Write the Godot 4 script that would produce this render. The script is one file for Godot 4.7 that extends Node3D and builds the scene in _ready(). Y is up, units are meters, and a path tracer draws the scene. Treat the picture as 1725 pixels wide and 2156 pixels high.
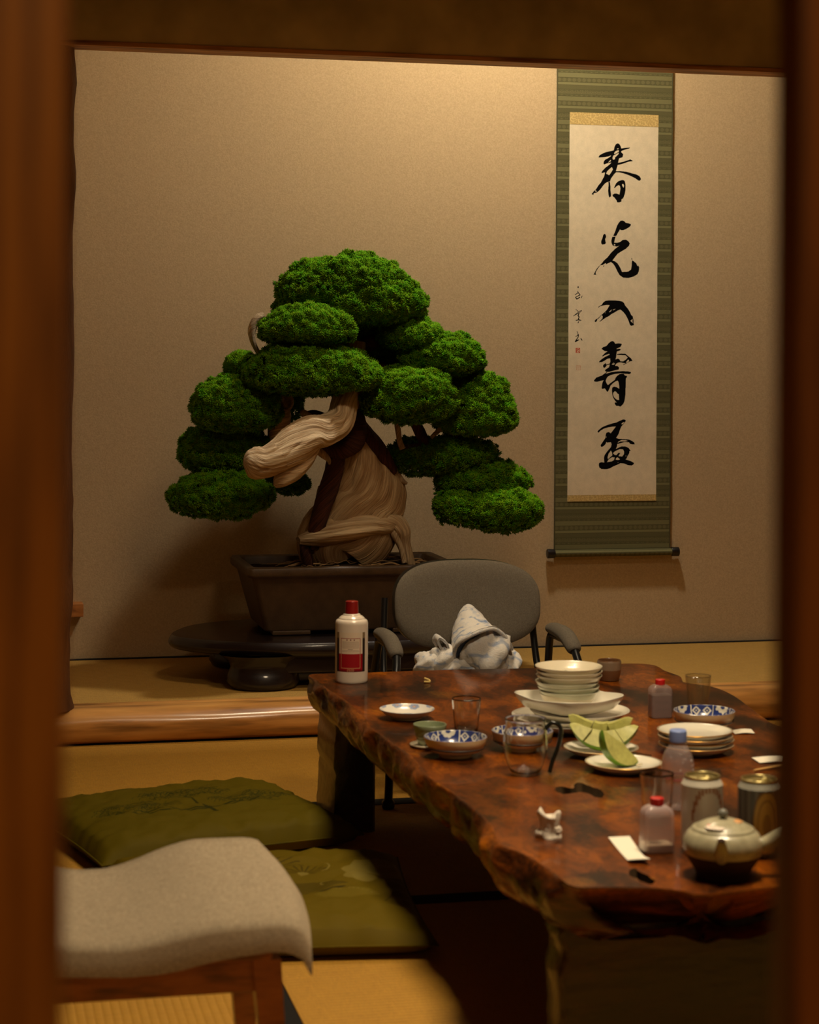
extends Node3D
# A tatami room seen through a half-open sliding door: a large juniper bonsai and a calligraphy
# scroll in the alcove, a burl-wood low table with the remains of a meal in front of it.
# Room axes: x along the alcove wall, y up, z from the alcove wall towards the viewer. Metres.

const F := 4200.0          # focal length in pixels of the 1725 x 2156 picture
const CX := 862.5
const HY := 735.0          # row of the horizon (the lens is shifted)
const ROLL := 0.0065
const YAW := 0.22340214
const EYE := Vector3(0.0, 1.13, 6.65)
const TABLE_Y := 0.33
const ALCOVE_Y := 0.10

var taken := {}
var rng := RandomNumberGenerator.new()
var M := {}                # shared materials

# ---------------------------------------------------------------- the view
func cam_right() -> Vector3: return Vector3(cos(YAW), 0, sin(YAW))
func cam_fwd() -> Vector3: return Vector3(sin(YAW), 0, -cos(YAW))
func ray(px: float, py: float) -> Vector3:
	var u := (px - CX) / F
	var v := (HY - py) / F
	return cam_right() * (u * cos(ROLL) - v * sin(ROLL)) + Vector3.UP * (u * sin(ROLL) + v * cos(ROLL)) + cam_fwd()
func at_y(px: float, py: float, y: float) -> Vector3:
	var d := ray(px, py)
	return EYE + d * ((y - EYE.y) / d.y)
func at_z(px: float, py: float, z: float) -> Vector3:
	var d := ray(px, py)
	return EYE + d * ((z - EYE.z) / d.z)
func on_table(px: float, py: float) -> Vector3: return at_y(px, py, TABLE_Y)
func mpp(p: Vector3) -> float:               # metres per picture pixel at p
	return (p - EYE).dot(cam_fwd()) / F

# ---------------------------------------------------------------- mesh building
class Shape:
	var v := PackedVector3Array()
	var uv := PackedVector2Array()
	var ix := PackedInt32Array()
	var col := PackedColorArray()
	var weld := []
	func grid(rows: Array, closed := false, flip := false, us := 1.0, vs := 1.0, u0 := 0.0) -> void:
		var n: int = rows[0].size()
		var w := n + 1 if closed else n
		var base := v.size()
		var vlen := 0.0
		for i in rows.size():
			var r: PackedVector3Array = rows[i]
			if i > 0:
				vlen += rows[i][0].distance_to(rows[i - 1][0])
			for j in w:
				v.append(r[j % n])
				uv.append(Vector2(u0 + us * float(j) / float(w - 1), vs * float(i) / float(rows.size() - 1)))
		for i in rows.size() - 1:
			for j in w - 1:
				var a := base + i * w + j
				if flip:
					ix.append_array(PackedInt32Array([a, a + w, a + 1, a + 1, a + w, a + w + 1]))
				else:
					ix.append_array(PackedInt32Array([a, a + 1, a + w, a + 1, a + w + 1, a + w]))
		if closed:
			for i in rows.size():
				weld.append([base + i * w, base + i * w + n])
	func fan(ring: PackedVector3Array, flip := false) -> void:
		var c := Vector3.ZERO
		for p in ring:
			c += p
		c /= ring.size()
		var base := v.size()
		v.append(c)
		uv.append(Vector2(0.5, 0.5))
		for j in ring.size():
			v.append(ring[j])
			var a := TAU * j / ring.size()
			uv.append(Vector2(0.5 + 0.5 * cos(a), 0.5 + 0.5 * sin(a)))
		for j in ring.size():
			var p := base + 1 + j
			var q := base + 1 + (j + 1) % ring.size()
			if flip:
				ix.append_array(PackedInt32Array([base, p, q]))
			else:
				ix.append_array(PackedInt32Array([base, q, p]))
	func quad(a: Vector3, b: Vector3, c: Vector3, d: Vector3) -> void:   # a b c d clockwise seen from the front
		var k := v.size()
		v.append_array(PackedVector3Array([a, b, c, d]))
		uv.append_array(PackedVector2Array([Vector2(0, 1), Vector2(0, 0), Vector2(1, 0), Vector2(1, 1)]))
		ix.append_array(PackedInt32Array([k, k + 1, k + 2, k, k + 2, k + 3]))
	func poly(pts: PackedVector2Array, y: float, up := true, uvs := 1.0) -> void:   # flat polygon in x/z
		var t := Geometry2D.triangulate_polygon(pts)
		var k := v.size()
		for p in pts:
			v.append(Vector3(p.x, y, p.y))
			uv.append(p * uvs)
		for i in range(0, t.size(), 3):
			var a := pts[t[i]]
			var b := pts[t[i + 1]]
			var c := pts[t[i + 2]]
			var ccw := (b - a).cross(c - a) > 0.0
			if ccw == up:
				ix.append_array(PackedInt32Array([k + t[i], k + t[i + 1], k + t[i + 2]]))
			else:
				ix.append_array(PackedInt32Array([k + t[i], k + t[i + 2], k + t[i + 1]]))
	func add(o: Shape, xf: Transform3D = Transform3D()) -> void:
		var k := v.size()
		for p in o.v:
			v.append(xf * p)
		uv.append_array(o.uv)
		for i in o.ix:
			ix.append(i + k)
		for w in o.weld:
			weld.append([w[0] + k, w[1] + k])
	func shift(d: Vector3) -> Shape:
		for i in v.size():
			v[i] += d
		return self
	func normals() -> PackedVector3Array:
		var n := PackedVector3Array()
		n.resize(v.size())
		for i in range(0, ix.size(), 3):
			var a := v[ix[i]]
			var k := (v[ix[i + 2]] - a).cross(v[ix[i + 1]] - a)
			n[ix[i]] += k
			n[ix[i + 1]] += k
			n[ix[i + 2]] += k
		for w in weld:
			var s := n[w[0]] + n[w[1]]
			n[w[0]] = s
			n[w[1]] = s
		for i in n.size():
			n[i] = n[i].normalized() if n[i].length_squared() > 1e-24 else Vector3.UP
		return n
	func mesh() -> ArrayMesh:
		var a := []
		a.resize(Mesh.ARRAY_MAX)
		a[Mesh.ARRAY_VERTEX] = v
		a[Mesh.ARRAY_NORMAL] = normals()
		a[Mesh.ARRAY_TEX_UV] = uv
		if col.size() == v.size():
			a[Mesh.ARRAY_COLOR] = col
		a[Mesh.ARRAY_INDEX] = ix
		var m := ArrayMesh.new()
		m.add_surface_from_arrays(Mesh.PRIMITIVE_TRIANGLES, a)
		return m

func ring(c: Vector3, r: float, n: int, sx := 1.0, sz := 1.0, turn := 0.0) -> PackedVector3Array:
	var o := PackedVector3Array()
	for j in n:
		var a := TAU * j / n + turn
		o.append(c + Vector3(cos(a) * r * sx, 0, sin(a) * r * sz))
	return o

# profile: Vector2(radius, height) from the bottom centre outwards and round; front faces look outwards
func lathe(profile: Array, seg := 40, us := 1.0) -> Shape:
	var s := Shape.new()
	var rows := []
	for p in profile:
		rows.append(ring(Vector3(0, p.y, 0), maxf(p.x, 1e-5), seg))
	s.grid(rows, true, false, us)
	return s

func smooth_profile(pts: Array, sub := 4) -> Array:
	var o := []
	for i in pts.size() - 1:
		var a: Vector2 = pts[maxi(i - 1, 0)]
		var b: Vector2 = pts[i]
		var c: Vector2 = pts[i + 1]
		var d: Vector2 = pts[mini(i + 2, pts.size() - 1)]
		for k in sub:
			o.append(b.cubic_interpolate(c, a, d, float(k) / sub))
	o.append(pts[-1])
	return o

func smooth_path(pts: Array, sub := 6) -> Array:
	var o := []
	for i in pts.size() - 1:
		var a: Vector3 = pts[maxi(i - 1, 0)]
		var b: Vector3 = pts[i]
		var c: Vector3 = pts[i + 1]
		var d: Vector3 = pts[mini(i + 2, pts.size() - 1)]
		for k in sub:
			o.append(b.cubic_interpolate(c, a, d, float(k) / sub))
	o.append(pts[-1])
	return o

# tube along points; radius is a number or an array per point
func tube(path: Array, radius, seg := 12, caps := true, flat := 1.0) -> Shape:
	var s := Shape.new()
	var rows := []
	var n := Vector3.ZERO
	for i in path.size():
		var t: Vector3 = (path[mini(i + 1, path.size() - 1)] - path[maxi(i - 1, 0)]).normalized()
		if i == 0:
			n = t.cross(Vector3.UP if absf(t.y) < 0.9 else Vector3.RIGHT).normalized()
		n = (n - t * n.dot(t)).normalized()
		var b := n.cross(t)
		var r: float = radius[i] if radius is Array else radius
		var row := PackedVector3Array()
		for j in seg:
			var a := TAU * j / seg
			row.append(path[i] + n * cos(a) * r + b * sin(a) * r * flat)
		rows.append(row)
	s.grid(rows, true, false, 1.0, 4.0)
	if caps:
		s.fan(rows[0], false)
		s.fan(rows[-1], true)
	return s

func box(size: Vector3, r := 0.003, c := Vector3.ZERO) -> Shape:     # chamfered box round c
	var s := Shape.new()
	var h := size * 0.5
	r = minf(r, minf(h.x, minf(h.y, h.z)) * 0.9)
	var ax := [[0, 1, 2], [1, 2, 0], [2, 0, 1]]
	for a in ax:
		for sg in [-1.0, 1.0]:
			var rows := []
			for iu in 4:
				var row := PackedVector3Array()
				for iv in 4:
					var q := Vector3.ZERO
					q[a[0]] = sg * h[a[0]]
					q[a[1]] = [-h[a[1]], -h[a[1]] + r, h[a[1]] - r, h[a[1]]][iu]
					q[a[2]] = [-h[a[2]], -h[a[2]] + r, h[a[2]] - r, h[a[2]]][iv]
					var inner := q.clamp(-(h - Vector3.ONE * r), h - Vector3.ONE * r)
					var d := q - inner
					row.append(c + inner + d.normalized() * r)
				rows.append(row)
			s.grid(rows, false, sg < 0)
	return s

func slab(lo: Vector3, hi: Vector3, r := 0.003) -> Shape:
	return box(hi - lo, r, (lo + hi) * 0.5)

# smooth sheet through rows of control points, with thickness along its normals
func sheet(rows: Array, nu := 6, nv := 6, thick := 0.0, rough := 0.0, seed_ := 1) -> Shape:
	var a := []
	for r in rows:
		a.append(smooth_path(r, nu))
	var m := []
	for j in a[0].size():
		var colm := []
		for i in a.size():
			colm.append(a[i][j])
		m.append(smooth_path(colm, nv))
	var noise := FastNoiseLite.new()
	noise.seed = seed_
	noise.frequency = 30.0
	var g := []
	for i in m[0].size():
		var row := PackedVector3Array()
		for j in m.size():
			var p: Vector3 = m[j][i]
			if rough > 0.0:
				p += Vector3(noise.get_noise_3dv(p), noise.get_noise_3dv(p + Vector3(9, 0, 0)), noise.get_noise_3dv(p + Vector3(0, 9, 0))) * rough
			row.append(p)
		g.append(row)
	var s := Shape.new()
	s.grid(g)
	if thick > 0.0:
		var n := s.normals()
		var w: int = g[0].size()
		var back := []
		for i in g.size():
			var row := PackedVector3Array()
			for j in w:
				row.append(g[i][j] - n[i * w + j] * thick)
			back.append(row)
		s.grid(back, false, true)
		var rim_a := PackedVector3Array()
		var rim_b := PackedVector3Array()
		for j in w:
			rim_a.append(g[0][j]); rim_b.append(back[0][j])
		for i in range(1, g.size()):
			rim_a.append(g[i][w - 1]); rim_b.append(back[i][w - 1])
		for j in range(w - 2, -1, -1):
			rim_a.append(g[-1][j]); rim_b.append(back[-1][j])
		for i in range(g.size() - 2, -1, -1):
			rim_a.append(g[i][0]); rim_b.append(back[i][0])
		s.grid([rim_b, rim_a])
	return s

# ---------------------------------------------------------------- nodes
func numbered(called: String) -> String:
	taken[called] = taken.get(called, 0) + 1
	return called if taken[called] == 1 else "%s_%03d" % [called, taken[called] - 1]

func thing(called: String, label: String, category: String, at := Vector3.ZERO, turn := 0.0, group := "") -> Node3D:
	var o := Node3D.new()
	o.name = numbered(called)
	add_child(o)
	o.position = at
	o.rotation.y = turn
	tag(o, label, category, group)
	return o

func tag(o: Node, label: String, category: String, group := "") -> void:
	o.set_meta("label", label)
	o.set_meta("category", category)
	if group:
		o.set_meta("group", group)

func part(parent: Node, called: String, s, m: Material, label := "") -> MeshInstance3D:
	var o := MeshInstance3D.new()
	o.name = called
	o.mesh = s.mesh() if s is Shape else s
	o.material_override = m
	parent.add_child(o, true)
	if label:
		o.set_meta("label", label)
	return o

func single(called: String, s, m: Material, label: String, category: String, at := Vector3.ZERO, turn := 0.0, group := "") -> MeshInstance3D:
	var o := MeshInstance3D.new()
	o.name = numbered(called)
	o.mesh = s.mesh() if s is Shape else s
	o.material_override = m
	add_child(o)
	o.position = at
	o.rotation.y = turn
	tag(o, label, category, group)
	return o

func struct(called: String, s, m: Material, label: String, category := "") -> MeshInstance3D:
	var o := single(called, s, m, label, category if category else "structure")
	o.set_meta("kind", "structure")
	return o

func copy(o: Node3D, at: Vector3, turn: float, label := "") -> Node3D:
	var c: Node3D = o.duplicate()
	c.name = numbered(str(o.name).rstrip("0123456789").trim_suffix("_") if str(o.name).right(4).begins_with("_") else str(o.name))
	add_child(c)
	c.position = at
	c.rotation.y = turn
	if label:
		c.set_meta("label", label)
	return c

# ---------------------------------------------------------------- pictures and materials
func srgb(r: float, g: float, b: float) -> Color: return Color(r / 255.0, g / 255.0, b / 255.0)

func mat(called: String, c: Color, rough := 0.7, spec := 0.5, metal := 0.0) -> StandardMaterial3D:
	var m := StandardMaterial3D.new()
	m.resource_name = called
	m.albedo_color = c
	m.roughness = rough
	m.metallic_specular = spec
	m.metallic = metal
	return m

func noise_tex(freq: float, octaves: int, a: Color, b: Color, size := 512, seed_ := 1, type := FastNoiseLite.TYPE_SIMPLEX_SMOOTH, mid = null) -> NoiseTexture2D:
	var n := FastNoiseLite.new()
	n.noise_type = type
	n.seed = seed_
	n.frequency = freq
	n.fractal_octaves = octaves
	var t := NoiseTexture2D.new()
	t.width = size
	t.height = size
	t.seamless = true
	t.noise = n
	var g := Gradient.new()
	g.set_color(0, a)
	g.set_color(1, b)
	if mid != null:
		g.add_point(0.5, mid)
	t.color_ramp = g
	return t

func tri(m: StandardMaterial3D, scale: Vector3, world := true) -> StandardMaterial3D:
	m.uv1_triplanar = true
	m.uv1_world_triplanar = world
	m.uv1_scale = scale
	return m

func relief(m: StandardMaterial3D, t: Texture2D, cm: float) -> StandardMaterial3D:
	m.heightmap_enabled = true
	m.heightmap_texture = t
	m.heightmap_scale = cm
	return m

func coat(m: StandardMaterial3D, amount := 1.0, rough := 0.05) -> StandardMaterial3D:
	m.clearcoat_enabled = true
	m.clearcoat = amount
	m.clearcoat_roughness = rough
	return m

class Pic:
	var im: Image
	var w: int
	var h: int
	func _init(w_: int, h_: int, c: Color) -> void:
		w = w_
		h = h_
		im = Image.create(w, h, false, Image.FORMAT_RGB8)
		im.fill(c)
	func put(x: int, y: int, c: Color, a := 1.0) -> void:
		if x >= 0 and y >= 0 and x < w and y < h:
			im.set_pixel(x, y, c if a >= 1.0 else im.get_pixel(x, y).lerp(c, a))
	func poly(p: PackedVector2Array, c: Color, a := 1.0) -> void:
		var lo := INF
		var hi := -INF
		for q in p:
			lo = minf(lo, q.y)
			hi = maxf(hi, q.y)
		for y in range(maxi(0, floori(lo)), mini(h - 1, ceili(hi)) + 1):
			var yy := y + 0.5
			var xs := []
			for i in p.size():
				var u := p[i]
				var v := p[(i + 1) % p.size()]
				if (u.y <= yy) != (v.y <= yy):
					xs.append(u.x + (yy - u.y) / (v.y - u.y) * (v.x - u.x))
			xs.sort()
			for k in range(0, xs.size() - 1, 2):
				for x in range(roundi(xs[k]), roundi(xs[k + 1])):
					put(x, y, c, a)
	func disc(c: Vector2, r: float, k: Color, a := 1.0) -> void:
		for y in range(floori(c.y - r), ceili(c.y + r) + 1):
			for x in range(floori(c.x - r), ceili(c.x + r) + 1):
				if Vector2(x + 0.5, y + 0.5).distance_to(c) <= r:
					put(x, y, k, a)
	func circle(c: Vector2, r: float, wide: float, k: Color, a := 1.0, from := 0.0, to := TAU) -> void:
		var n := maxi(8, int(r * (to - from)))
		for i in n + 1:
			var t := from + (to - from) * i / n
			disc(c + Vector2(cos(t), sin(t)) * r, wide * 0.5, k, a)
	func stroke(p: Array, k: Color, a := 1.0) -> void:          # points (x, y, radius)
		for i in p.size() - 1:
			var u: Vector3 = p[i]
			var v: Vector3 = p[i + 1]
			var n := maxi(1, int(Vector2(u.x - v.x, u.y - v.y).length()))
			for j in n + 1:
				var q := u.lerp(v, float(j) / n)
				disc(Vector2(q.x, q.y), q.z, k, a)
	func rect(x: float, y: float, ww: float, hh: float, k: Color, a := 1.0) -> void:
		for yy in range(int(y), int(y + hh)):
			for xx in range(int(x), int(x + ww)):
				put(xx, yy, k, a)
	func tex() -> ImageTexture:
		return ImageTexture.create_from_image(im)

func tatami_textures() -> Array:
	# 8 ribs, 12 cm to the tile; ribs run along u
	var n := 256
	var p := Pic.new(n, n, Color.WHITE)
	var hp := Pic.new(n, n, Color.BLACK)
	var nz := FastNoiseLite.new()
	nz.seed = 4
	nz.frequency = 1.0
	nz.noise_type = FastNoiseLite.TYPE_VALUE
	for y in n:
		var t := fposmod(float(y) / n * 8.0, 1.0)
		var hgt := pow(absf(sin(PI * t)), 0.6)
		for x in n:
			var strand := nz.get_noise_2d(floorf(x / 2.0) * 3.1, floorf(float(y) / n * 8.0) * 7.3)
			var fine := nz.get_noise_2d(x * 1.7, y * 0.9 + 400.0)
			var c := 0.86 + 0.10 * strand + 0.05 * fine
			p.im.set_pixel(x, y, Color(c, c * (0.97 + 0.02 * strand), c * (0.92 + 0.05 * fine)))
			var e := clampf(0.80 * hgt + 0.10 * (1.0 + strand), 0.0, 1.0)
			hp.im.set_pixel(x, y, Color(e, e, e))
	return [p.tex(), hp.tex()]

func make_materials() -> void:
	var grain := noise_tex(0.012, 5, Color(0.45, 0.40, 0.36), Color(1, 1, 1), 512, 3, FastNoiseLite.TYPE_SIMPLEX_SMOOTH, Color(0.86, 0.82, 0.78))
	var speck := noise_tex(0.22, 3, Color(0.88, 0.87, 0.85), Color(1, 1, 1), 512, 7, FastNoiseLite.TYPE_VALUE)
	var soft := noise_tex(0.008, 4, Color(0.80, 0.79, 0.77), Color(1, 1, 1), 512, 11)
	var bump := noise_tex(0.10, 4, Color.BLACK, Color.WHITE, 512, 13)
	M.grain = grain
	M.bump = bump
	M.soft = soft
	# sand plaster of the alcove
	var w := mat("sand_plaster", srgb(192, 164, 124), 0.95, 0.2)
	w.albedo_texture = speck
	tri(w, Vector3.ONE * 2.6)
	relief(w, bump, 0.025)
	M.plaster = w
	var w2 := mat("room_plaster", srgb(200, 180, 142), 0.95, 0.2)
	w2.albedo_texture = soft
	tri(w2, Vector3.ONE * 0.8)
	M.room_plaster = w2
	var kw := mat("upper_plaster", srgb(236, 218, 160), 0.9, 0.25)
	kw.albedo_texture = soft
	tri(kw, Vector3.ONE * 0.9)
	M.upper = kw
	# woods; the noise is stretched along the grain
	M.beam = relief(tri(_tex(mat("sill_wood", srgb(236, 172, 92), 0.30, 0.5), grain), Vector3(0.35, 3.5, 3.5)), grain, 0.12)
	coat(M.beam, 0.7, 0.16)
	M.beam_dark = tri(_tex(mat("lintel_wood", srgb(230, 170, 92), 0.55, 0.4), grain), Vector3(0.4, 5, 5))
	M.post = relief(tri(_tex(mat("alcove_post_bark", srgb(104, 66, 34), 0.7, 0.4), grain), Vector3(5, 0.7, 5)), bump, 0.5)
	M.stile = coat(tri(_tex(mat("door_stile_wood", srgb(186, 120, 36), 0.45, 0.5), grain), Vector3(9, 0.5, 9)), 0.3, 0.3)
	M.stile_dark = coat(tri(_tex(mat("second_door_stile_wood", srgb(160, 96, 30), 0.45, 0.5), grain), Vector3(9, 0.5, 9)), 0.3, 0.3)
	M.stool_wood = coat(tri(_tex(mat("stool_wood", srgb(176, 104, 48), 0.4, 0.5), grain), Vector3(1.2, 6, 6), false), 0.3, 0.25)
	M.shelf_wood = tri(_tex(mat("shelf_wood", srgb(190, 122, 60), 0.5, 0.4), grain), Vector3(2, 6, 6))
	M.board = tri(_tex(mat("ceiling_board", srgb(150, 116, 76), 0.7, 0.3), grain), Vector3(0.4, 4, 4))
	M.floorboard = tri(_tex(mat("corridor_board", srgb(120, 74, 36), 0.5, 0.4), grain), Vector3(0.4, 4, 4))
	M.door_paper = tri(_tex(mat("door_paper", srgb(206, 194, 166), 0.9, 0.2), soft), Vector3.ONE)
	# tatami
	var tt := tatami_textures()
	var tm := mat("rush_weave", srgb(206, 156, 62), 0.62, 0.35)
	tm.albedo_texture = tt[0]
	relief(tm, tt[1], 0.16)
	tm.texture_repeat = true
	M.rush = tm
	var t2: StandardMaterial3D = tm.duplicate()
	t2.albedo_color = srgb(196, 154, 78)
	M.rush_alcove = t2
	M.heri = mat("black_border_cloth", srgb(26, 23, 20), 0.8, 0.3)
	# lacquer, metal, cloth
	M.rosewood = coat(mat("lacquered_rosewood", srgb(30, 18, 15), 0.4, 0.4), 0.6, 0.12)
	M.black_metal = mat("black_painted_steel", srgb(22, 21, 21), 0.35, 0.5)
	M.chair_fabric = cloth(mat("grey_chair_fabric", srgb(124, 115, 102), 0.95, 0.2), 420.0, 1)
	M.grey_felt = cloth(mat("pale_grey_felt", srgb(190, 172, 144), 0.95, 0.2), 300.0, 2)
	M.white_pot = coat(mat("white_porcelain", srgb(232, 226, 208), 0.25, 0.5), 0.6, 0.06)
	M.cream_pot = coat(mat("cream_porcelain", srgb(226, 214, 186), 0.28, 0.5), 0.6, 0.08)
	M.gold = mat("gilt_rim", srgb(200, 148, 62), 0.3, 0.5, 0.8)
	M.celadon = coat(mat("celadon_glaze", srgb(136, 146, 112), 0.3, 0.5), 0.5, 0.1)
	M.brown_clay = mat("brown_clay", srgb(70, 44, 28), 0.7, 0.4)
	M.tan_glaze = coat(mat("tan_glaze", srgb(226, 198, 152), 0.4, 0.5), 0.3, 0.2)
	var gl := mat("clear_glass", Color(1, 1, 1, 0.0), 0.0, 0.5)
	gl.transparency = BaseMaterial3D.TRANSPARENCY_ALPHA
	gl.refraction_enabled = true
	gl.refraction_scale = 0.05
	M.glass = gl
	var pl := mat("clear_plastic", Color(0.88, 0.78, 0.76, 0.22), 0.12, 0.5)
	pl.transparency = BaseMaterial3D.TRANSPARENCY_ALPHA
	M.plastic = pl
	var fp := mat("frosted_plastic", Color(0.90, 0.82, 0.82, 0.34), 0.22, 0.5)
	fp.transparency = BaseMaterial3D.TRANSPARENCY_ALPHA
	M.frosted = fp
	var bg := mat("brown_glass", Color(0.50, 0.38, 0.22, 0.16), 0.05, 0.5)
	bg.transparency = BaseMaterial3D.TRANSPARENCY_ALPHA
	M.brown_glass = bg
	M.red_plastic = coat(mat("red_plastic", srgb(196, 20, 22), 0.35, 0.5), 0.3, 0.2)
	M.blue_plastic = mat("blue_plastic", srgb(120, 138, 190), 0.4, 0.5)
	M.paper = mat("white_paper", srgb(236, 228, 208), 0.9, 0.2)
	M.aluminium = mat("gold_tinted_aluminium", srgb(206, 190, 130), 0.28, 0.5, 0.9)

func _tex(m: StandardMaterial3D, t: Texture2D) -> StandardMaterial3D:
	m.albedo_texture = t
	return m

func cloth(m: StandardMaterial3D, threads: float, seed_: int) -> StandardMaterial3D:
	var t := noise_tex(0.35, 2, Color(0.72, 0.71, 0.70), Color(1.0, 1.0, 1.0), 256, seed_, FastNoiseLite.TYPE_VALUE)
	m.albedo_texture = t
	tri(m, Vector3(threads / 60.0, threads / 36.0, threads / 60.0), false)
	relief(m, t, 0.05)
	m.rim_enabled = true
	m.rim = 0.3
	m.rim_tint = 0.6
	return m

# ---------------------------------------------------------------- camera, light, room
func set_view_and_light() -> void:
	var cam := Camera3D.new()
	cam.name = "Camera"
	add_child(cam)
	var lens := CameraAttributesPhysical.new()
	lens.frustum_near = 0.05
	lens.frustum_far = 60.0
	lens.frustum_focal_length = 50.0
	lens.frustum_focus_distance = 6.1
	lens.exposure_aperture = 4.4
	cam.attributes = lens
	cam.projection = Camera3D.PROJECTION_FRUSTUM
	cam.near = 0.05
	cam.far = 60.0
	cam.keep_aspect = Camera3D.KEEP_HEIGHT
	cam.size = 2156.0 / F * cam.near
	cam.frustum_offset = Vector2(0.0, (HY - 1078.0) / F * cam.near)
	cam.position = EYE
	cam.basis = Basis(Vector3.UP, -YAW) * Basis(Vector3(0, 0, 1), ROLL)
	cam.current = true
	var env := Environment.new()
	env.background_mode = Environment.BG_COLOR
	env.background_color = Color.BLACK
	env.tonemap_mode = Environment.TONE_MAPPER_LINEAR
	env.tonemap_exposure = 1.0
	env.sdfgi_enabled = true
	env.ssao_enabled = true
	env.ssil_enabled = true
	var we := WorldEnvironment.new()
	we.name = "World"
	we.environment = env
	add_child(we)
	# two shaded pendants over the table, downlight in the alcove ceiling, corridor lamp
	pendant(Vector3(1.20, 2.15, 3.74), 0.46, 0.19, 4.9, srgb(255, 234, 196), "square wooden pendant lamp hanging over the door end of the table")
	pendant(Vector3(1.25, 2.13, 1.95), 0.46, 0.30, 2.4, srgb(255, 234, 196), "square wooden pendant lamp hanging nearer the alcove")
	alcove_light(Vector3(1.78, 3.00, 0.79), 3.6, srgb(255, 250, 238))
	ceiling_panel(Vector3(0.20, 2.44, 7.20), 0.24, 1.1, srgb(255, 206, 140), "small square ceiling lamp of the corridor behind the doors")

func glow(called: String, c: Color, e: float) -> StandardMaterial3D:
	var m := mat(called, Color(0.9, 0.88, 0.82), 0.6)
	m.emission_enabled = true
	m.emission = c
	m.emission_energy_multiplier = e
	return m

func ceiling_panel(at: Vector3, side: float, energy: float, c: Color, label: String) -> void:
	var t := thing("ceiling_lamp", label, "ceiling lamp", at)
	var wood := mat("lamp_frame_wood", srgb(140, 92, 48), 0.5)
	var h := side * 0.5
	for k in 4:
		var s := box(Vector3(side + 0.05, 0.07, 0.025), 0.004, Vector3(0, -0.035, h + 0.0125))
		var o := part(t, "frame_bar", s, wood)
		o.rotation.y = k * PI / 2
	part(t, "diffuser", box(Vector3(side, 0.02, side), 0.004, Vector3(0, -0.045, 0)), glow("lamp_diffuser_glow", c, 1.2))
	panel_light(t, -0.075, side, energy, c)

func panel_light(t: Node3D, y: float, side: float, energy: float, c: Color) -> void:
	var l := AreaLight3D.new()
	l.name = "panel_light"
	l.area_size = Vector2(side, side)
	l.light_energy = energy
	l.light_color = c
	l.shadow_enabled = true
	t.add_child(l)
	l.position = Vector3(0, y, 0)
	l.rotation.x = -PI / 2
	l.area_range = 12.0

func pendant(at: Vector3, side: float, deep: float, energy: float, c: Color, label: String) -> void:
	# square wooden shade open below, hung from the ceiling on a cord
	var t := thing("pendant_lamp", label, "pendant lamp", at, 0.0, "pendant lamps over the table")
	var wood := mat("lamp_shade_wood", srgb(120, 78, 40), 0.5)
	var h := side * 0.5 + 0.02
	for k in 4:
		var o := part(t, "shade_board", box(Vector3(side + 0.06, deep + 0.04, 0.016), 0.004, Vector3(0, (deep + 0.04) * 0.5, h)), wood)
		o.rotation.y = k * PI / 2
	part(t, "shade_top", box(Vector3(side + 0.02, 0.012, side + 0.02), 0.003, Vector3(0, deep + 0.034, 0)), wood)
	part(t, "diffuser", box(Vector3(side, 0.02, side), 0.004, Vector3(0, deep + 0.014, 0)), glow("lamp_diffuser_glow", c, 1.2))
	part(t, "cord", tube([Vector3(0, deep + 0.04, 0), Vector3(0, 2.47 - at.y, 0)], 0.004, 8), M.black_metal)
	panel_light(t, deep, side - 0.01, energy, c)

func alcove_light(at: Vector3, energy: float, c: Color) -> void:
	var t := thing("alcove_light", "small square downlight on the alcove ceiling behind the lintel", "downlight", at)
	part(t, "housing", box(Vector3(0.17, 0.03, 0.17), 0.004, Vector3(0, 0.015, 0)), M.black_metal)
	part(t, "diffuser", box(Vector3(0.14, 0.006, 0.14), 0.002, Vector3(0, -0.003, 0)), glow("alcove_lamp_glow", c, 3.0))
	panel_light(t, -0.012, 0.14, energy, c)

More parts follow.
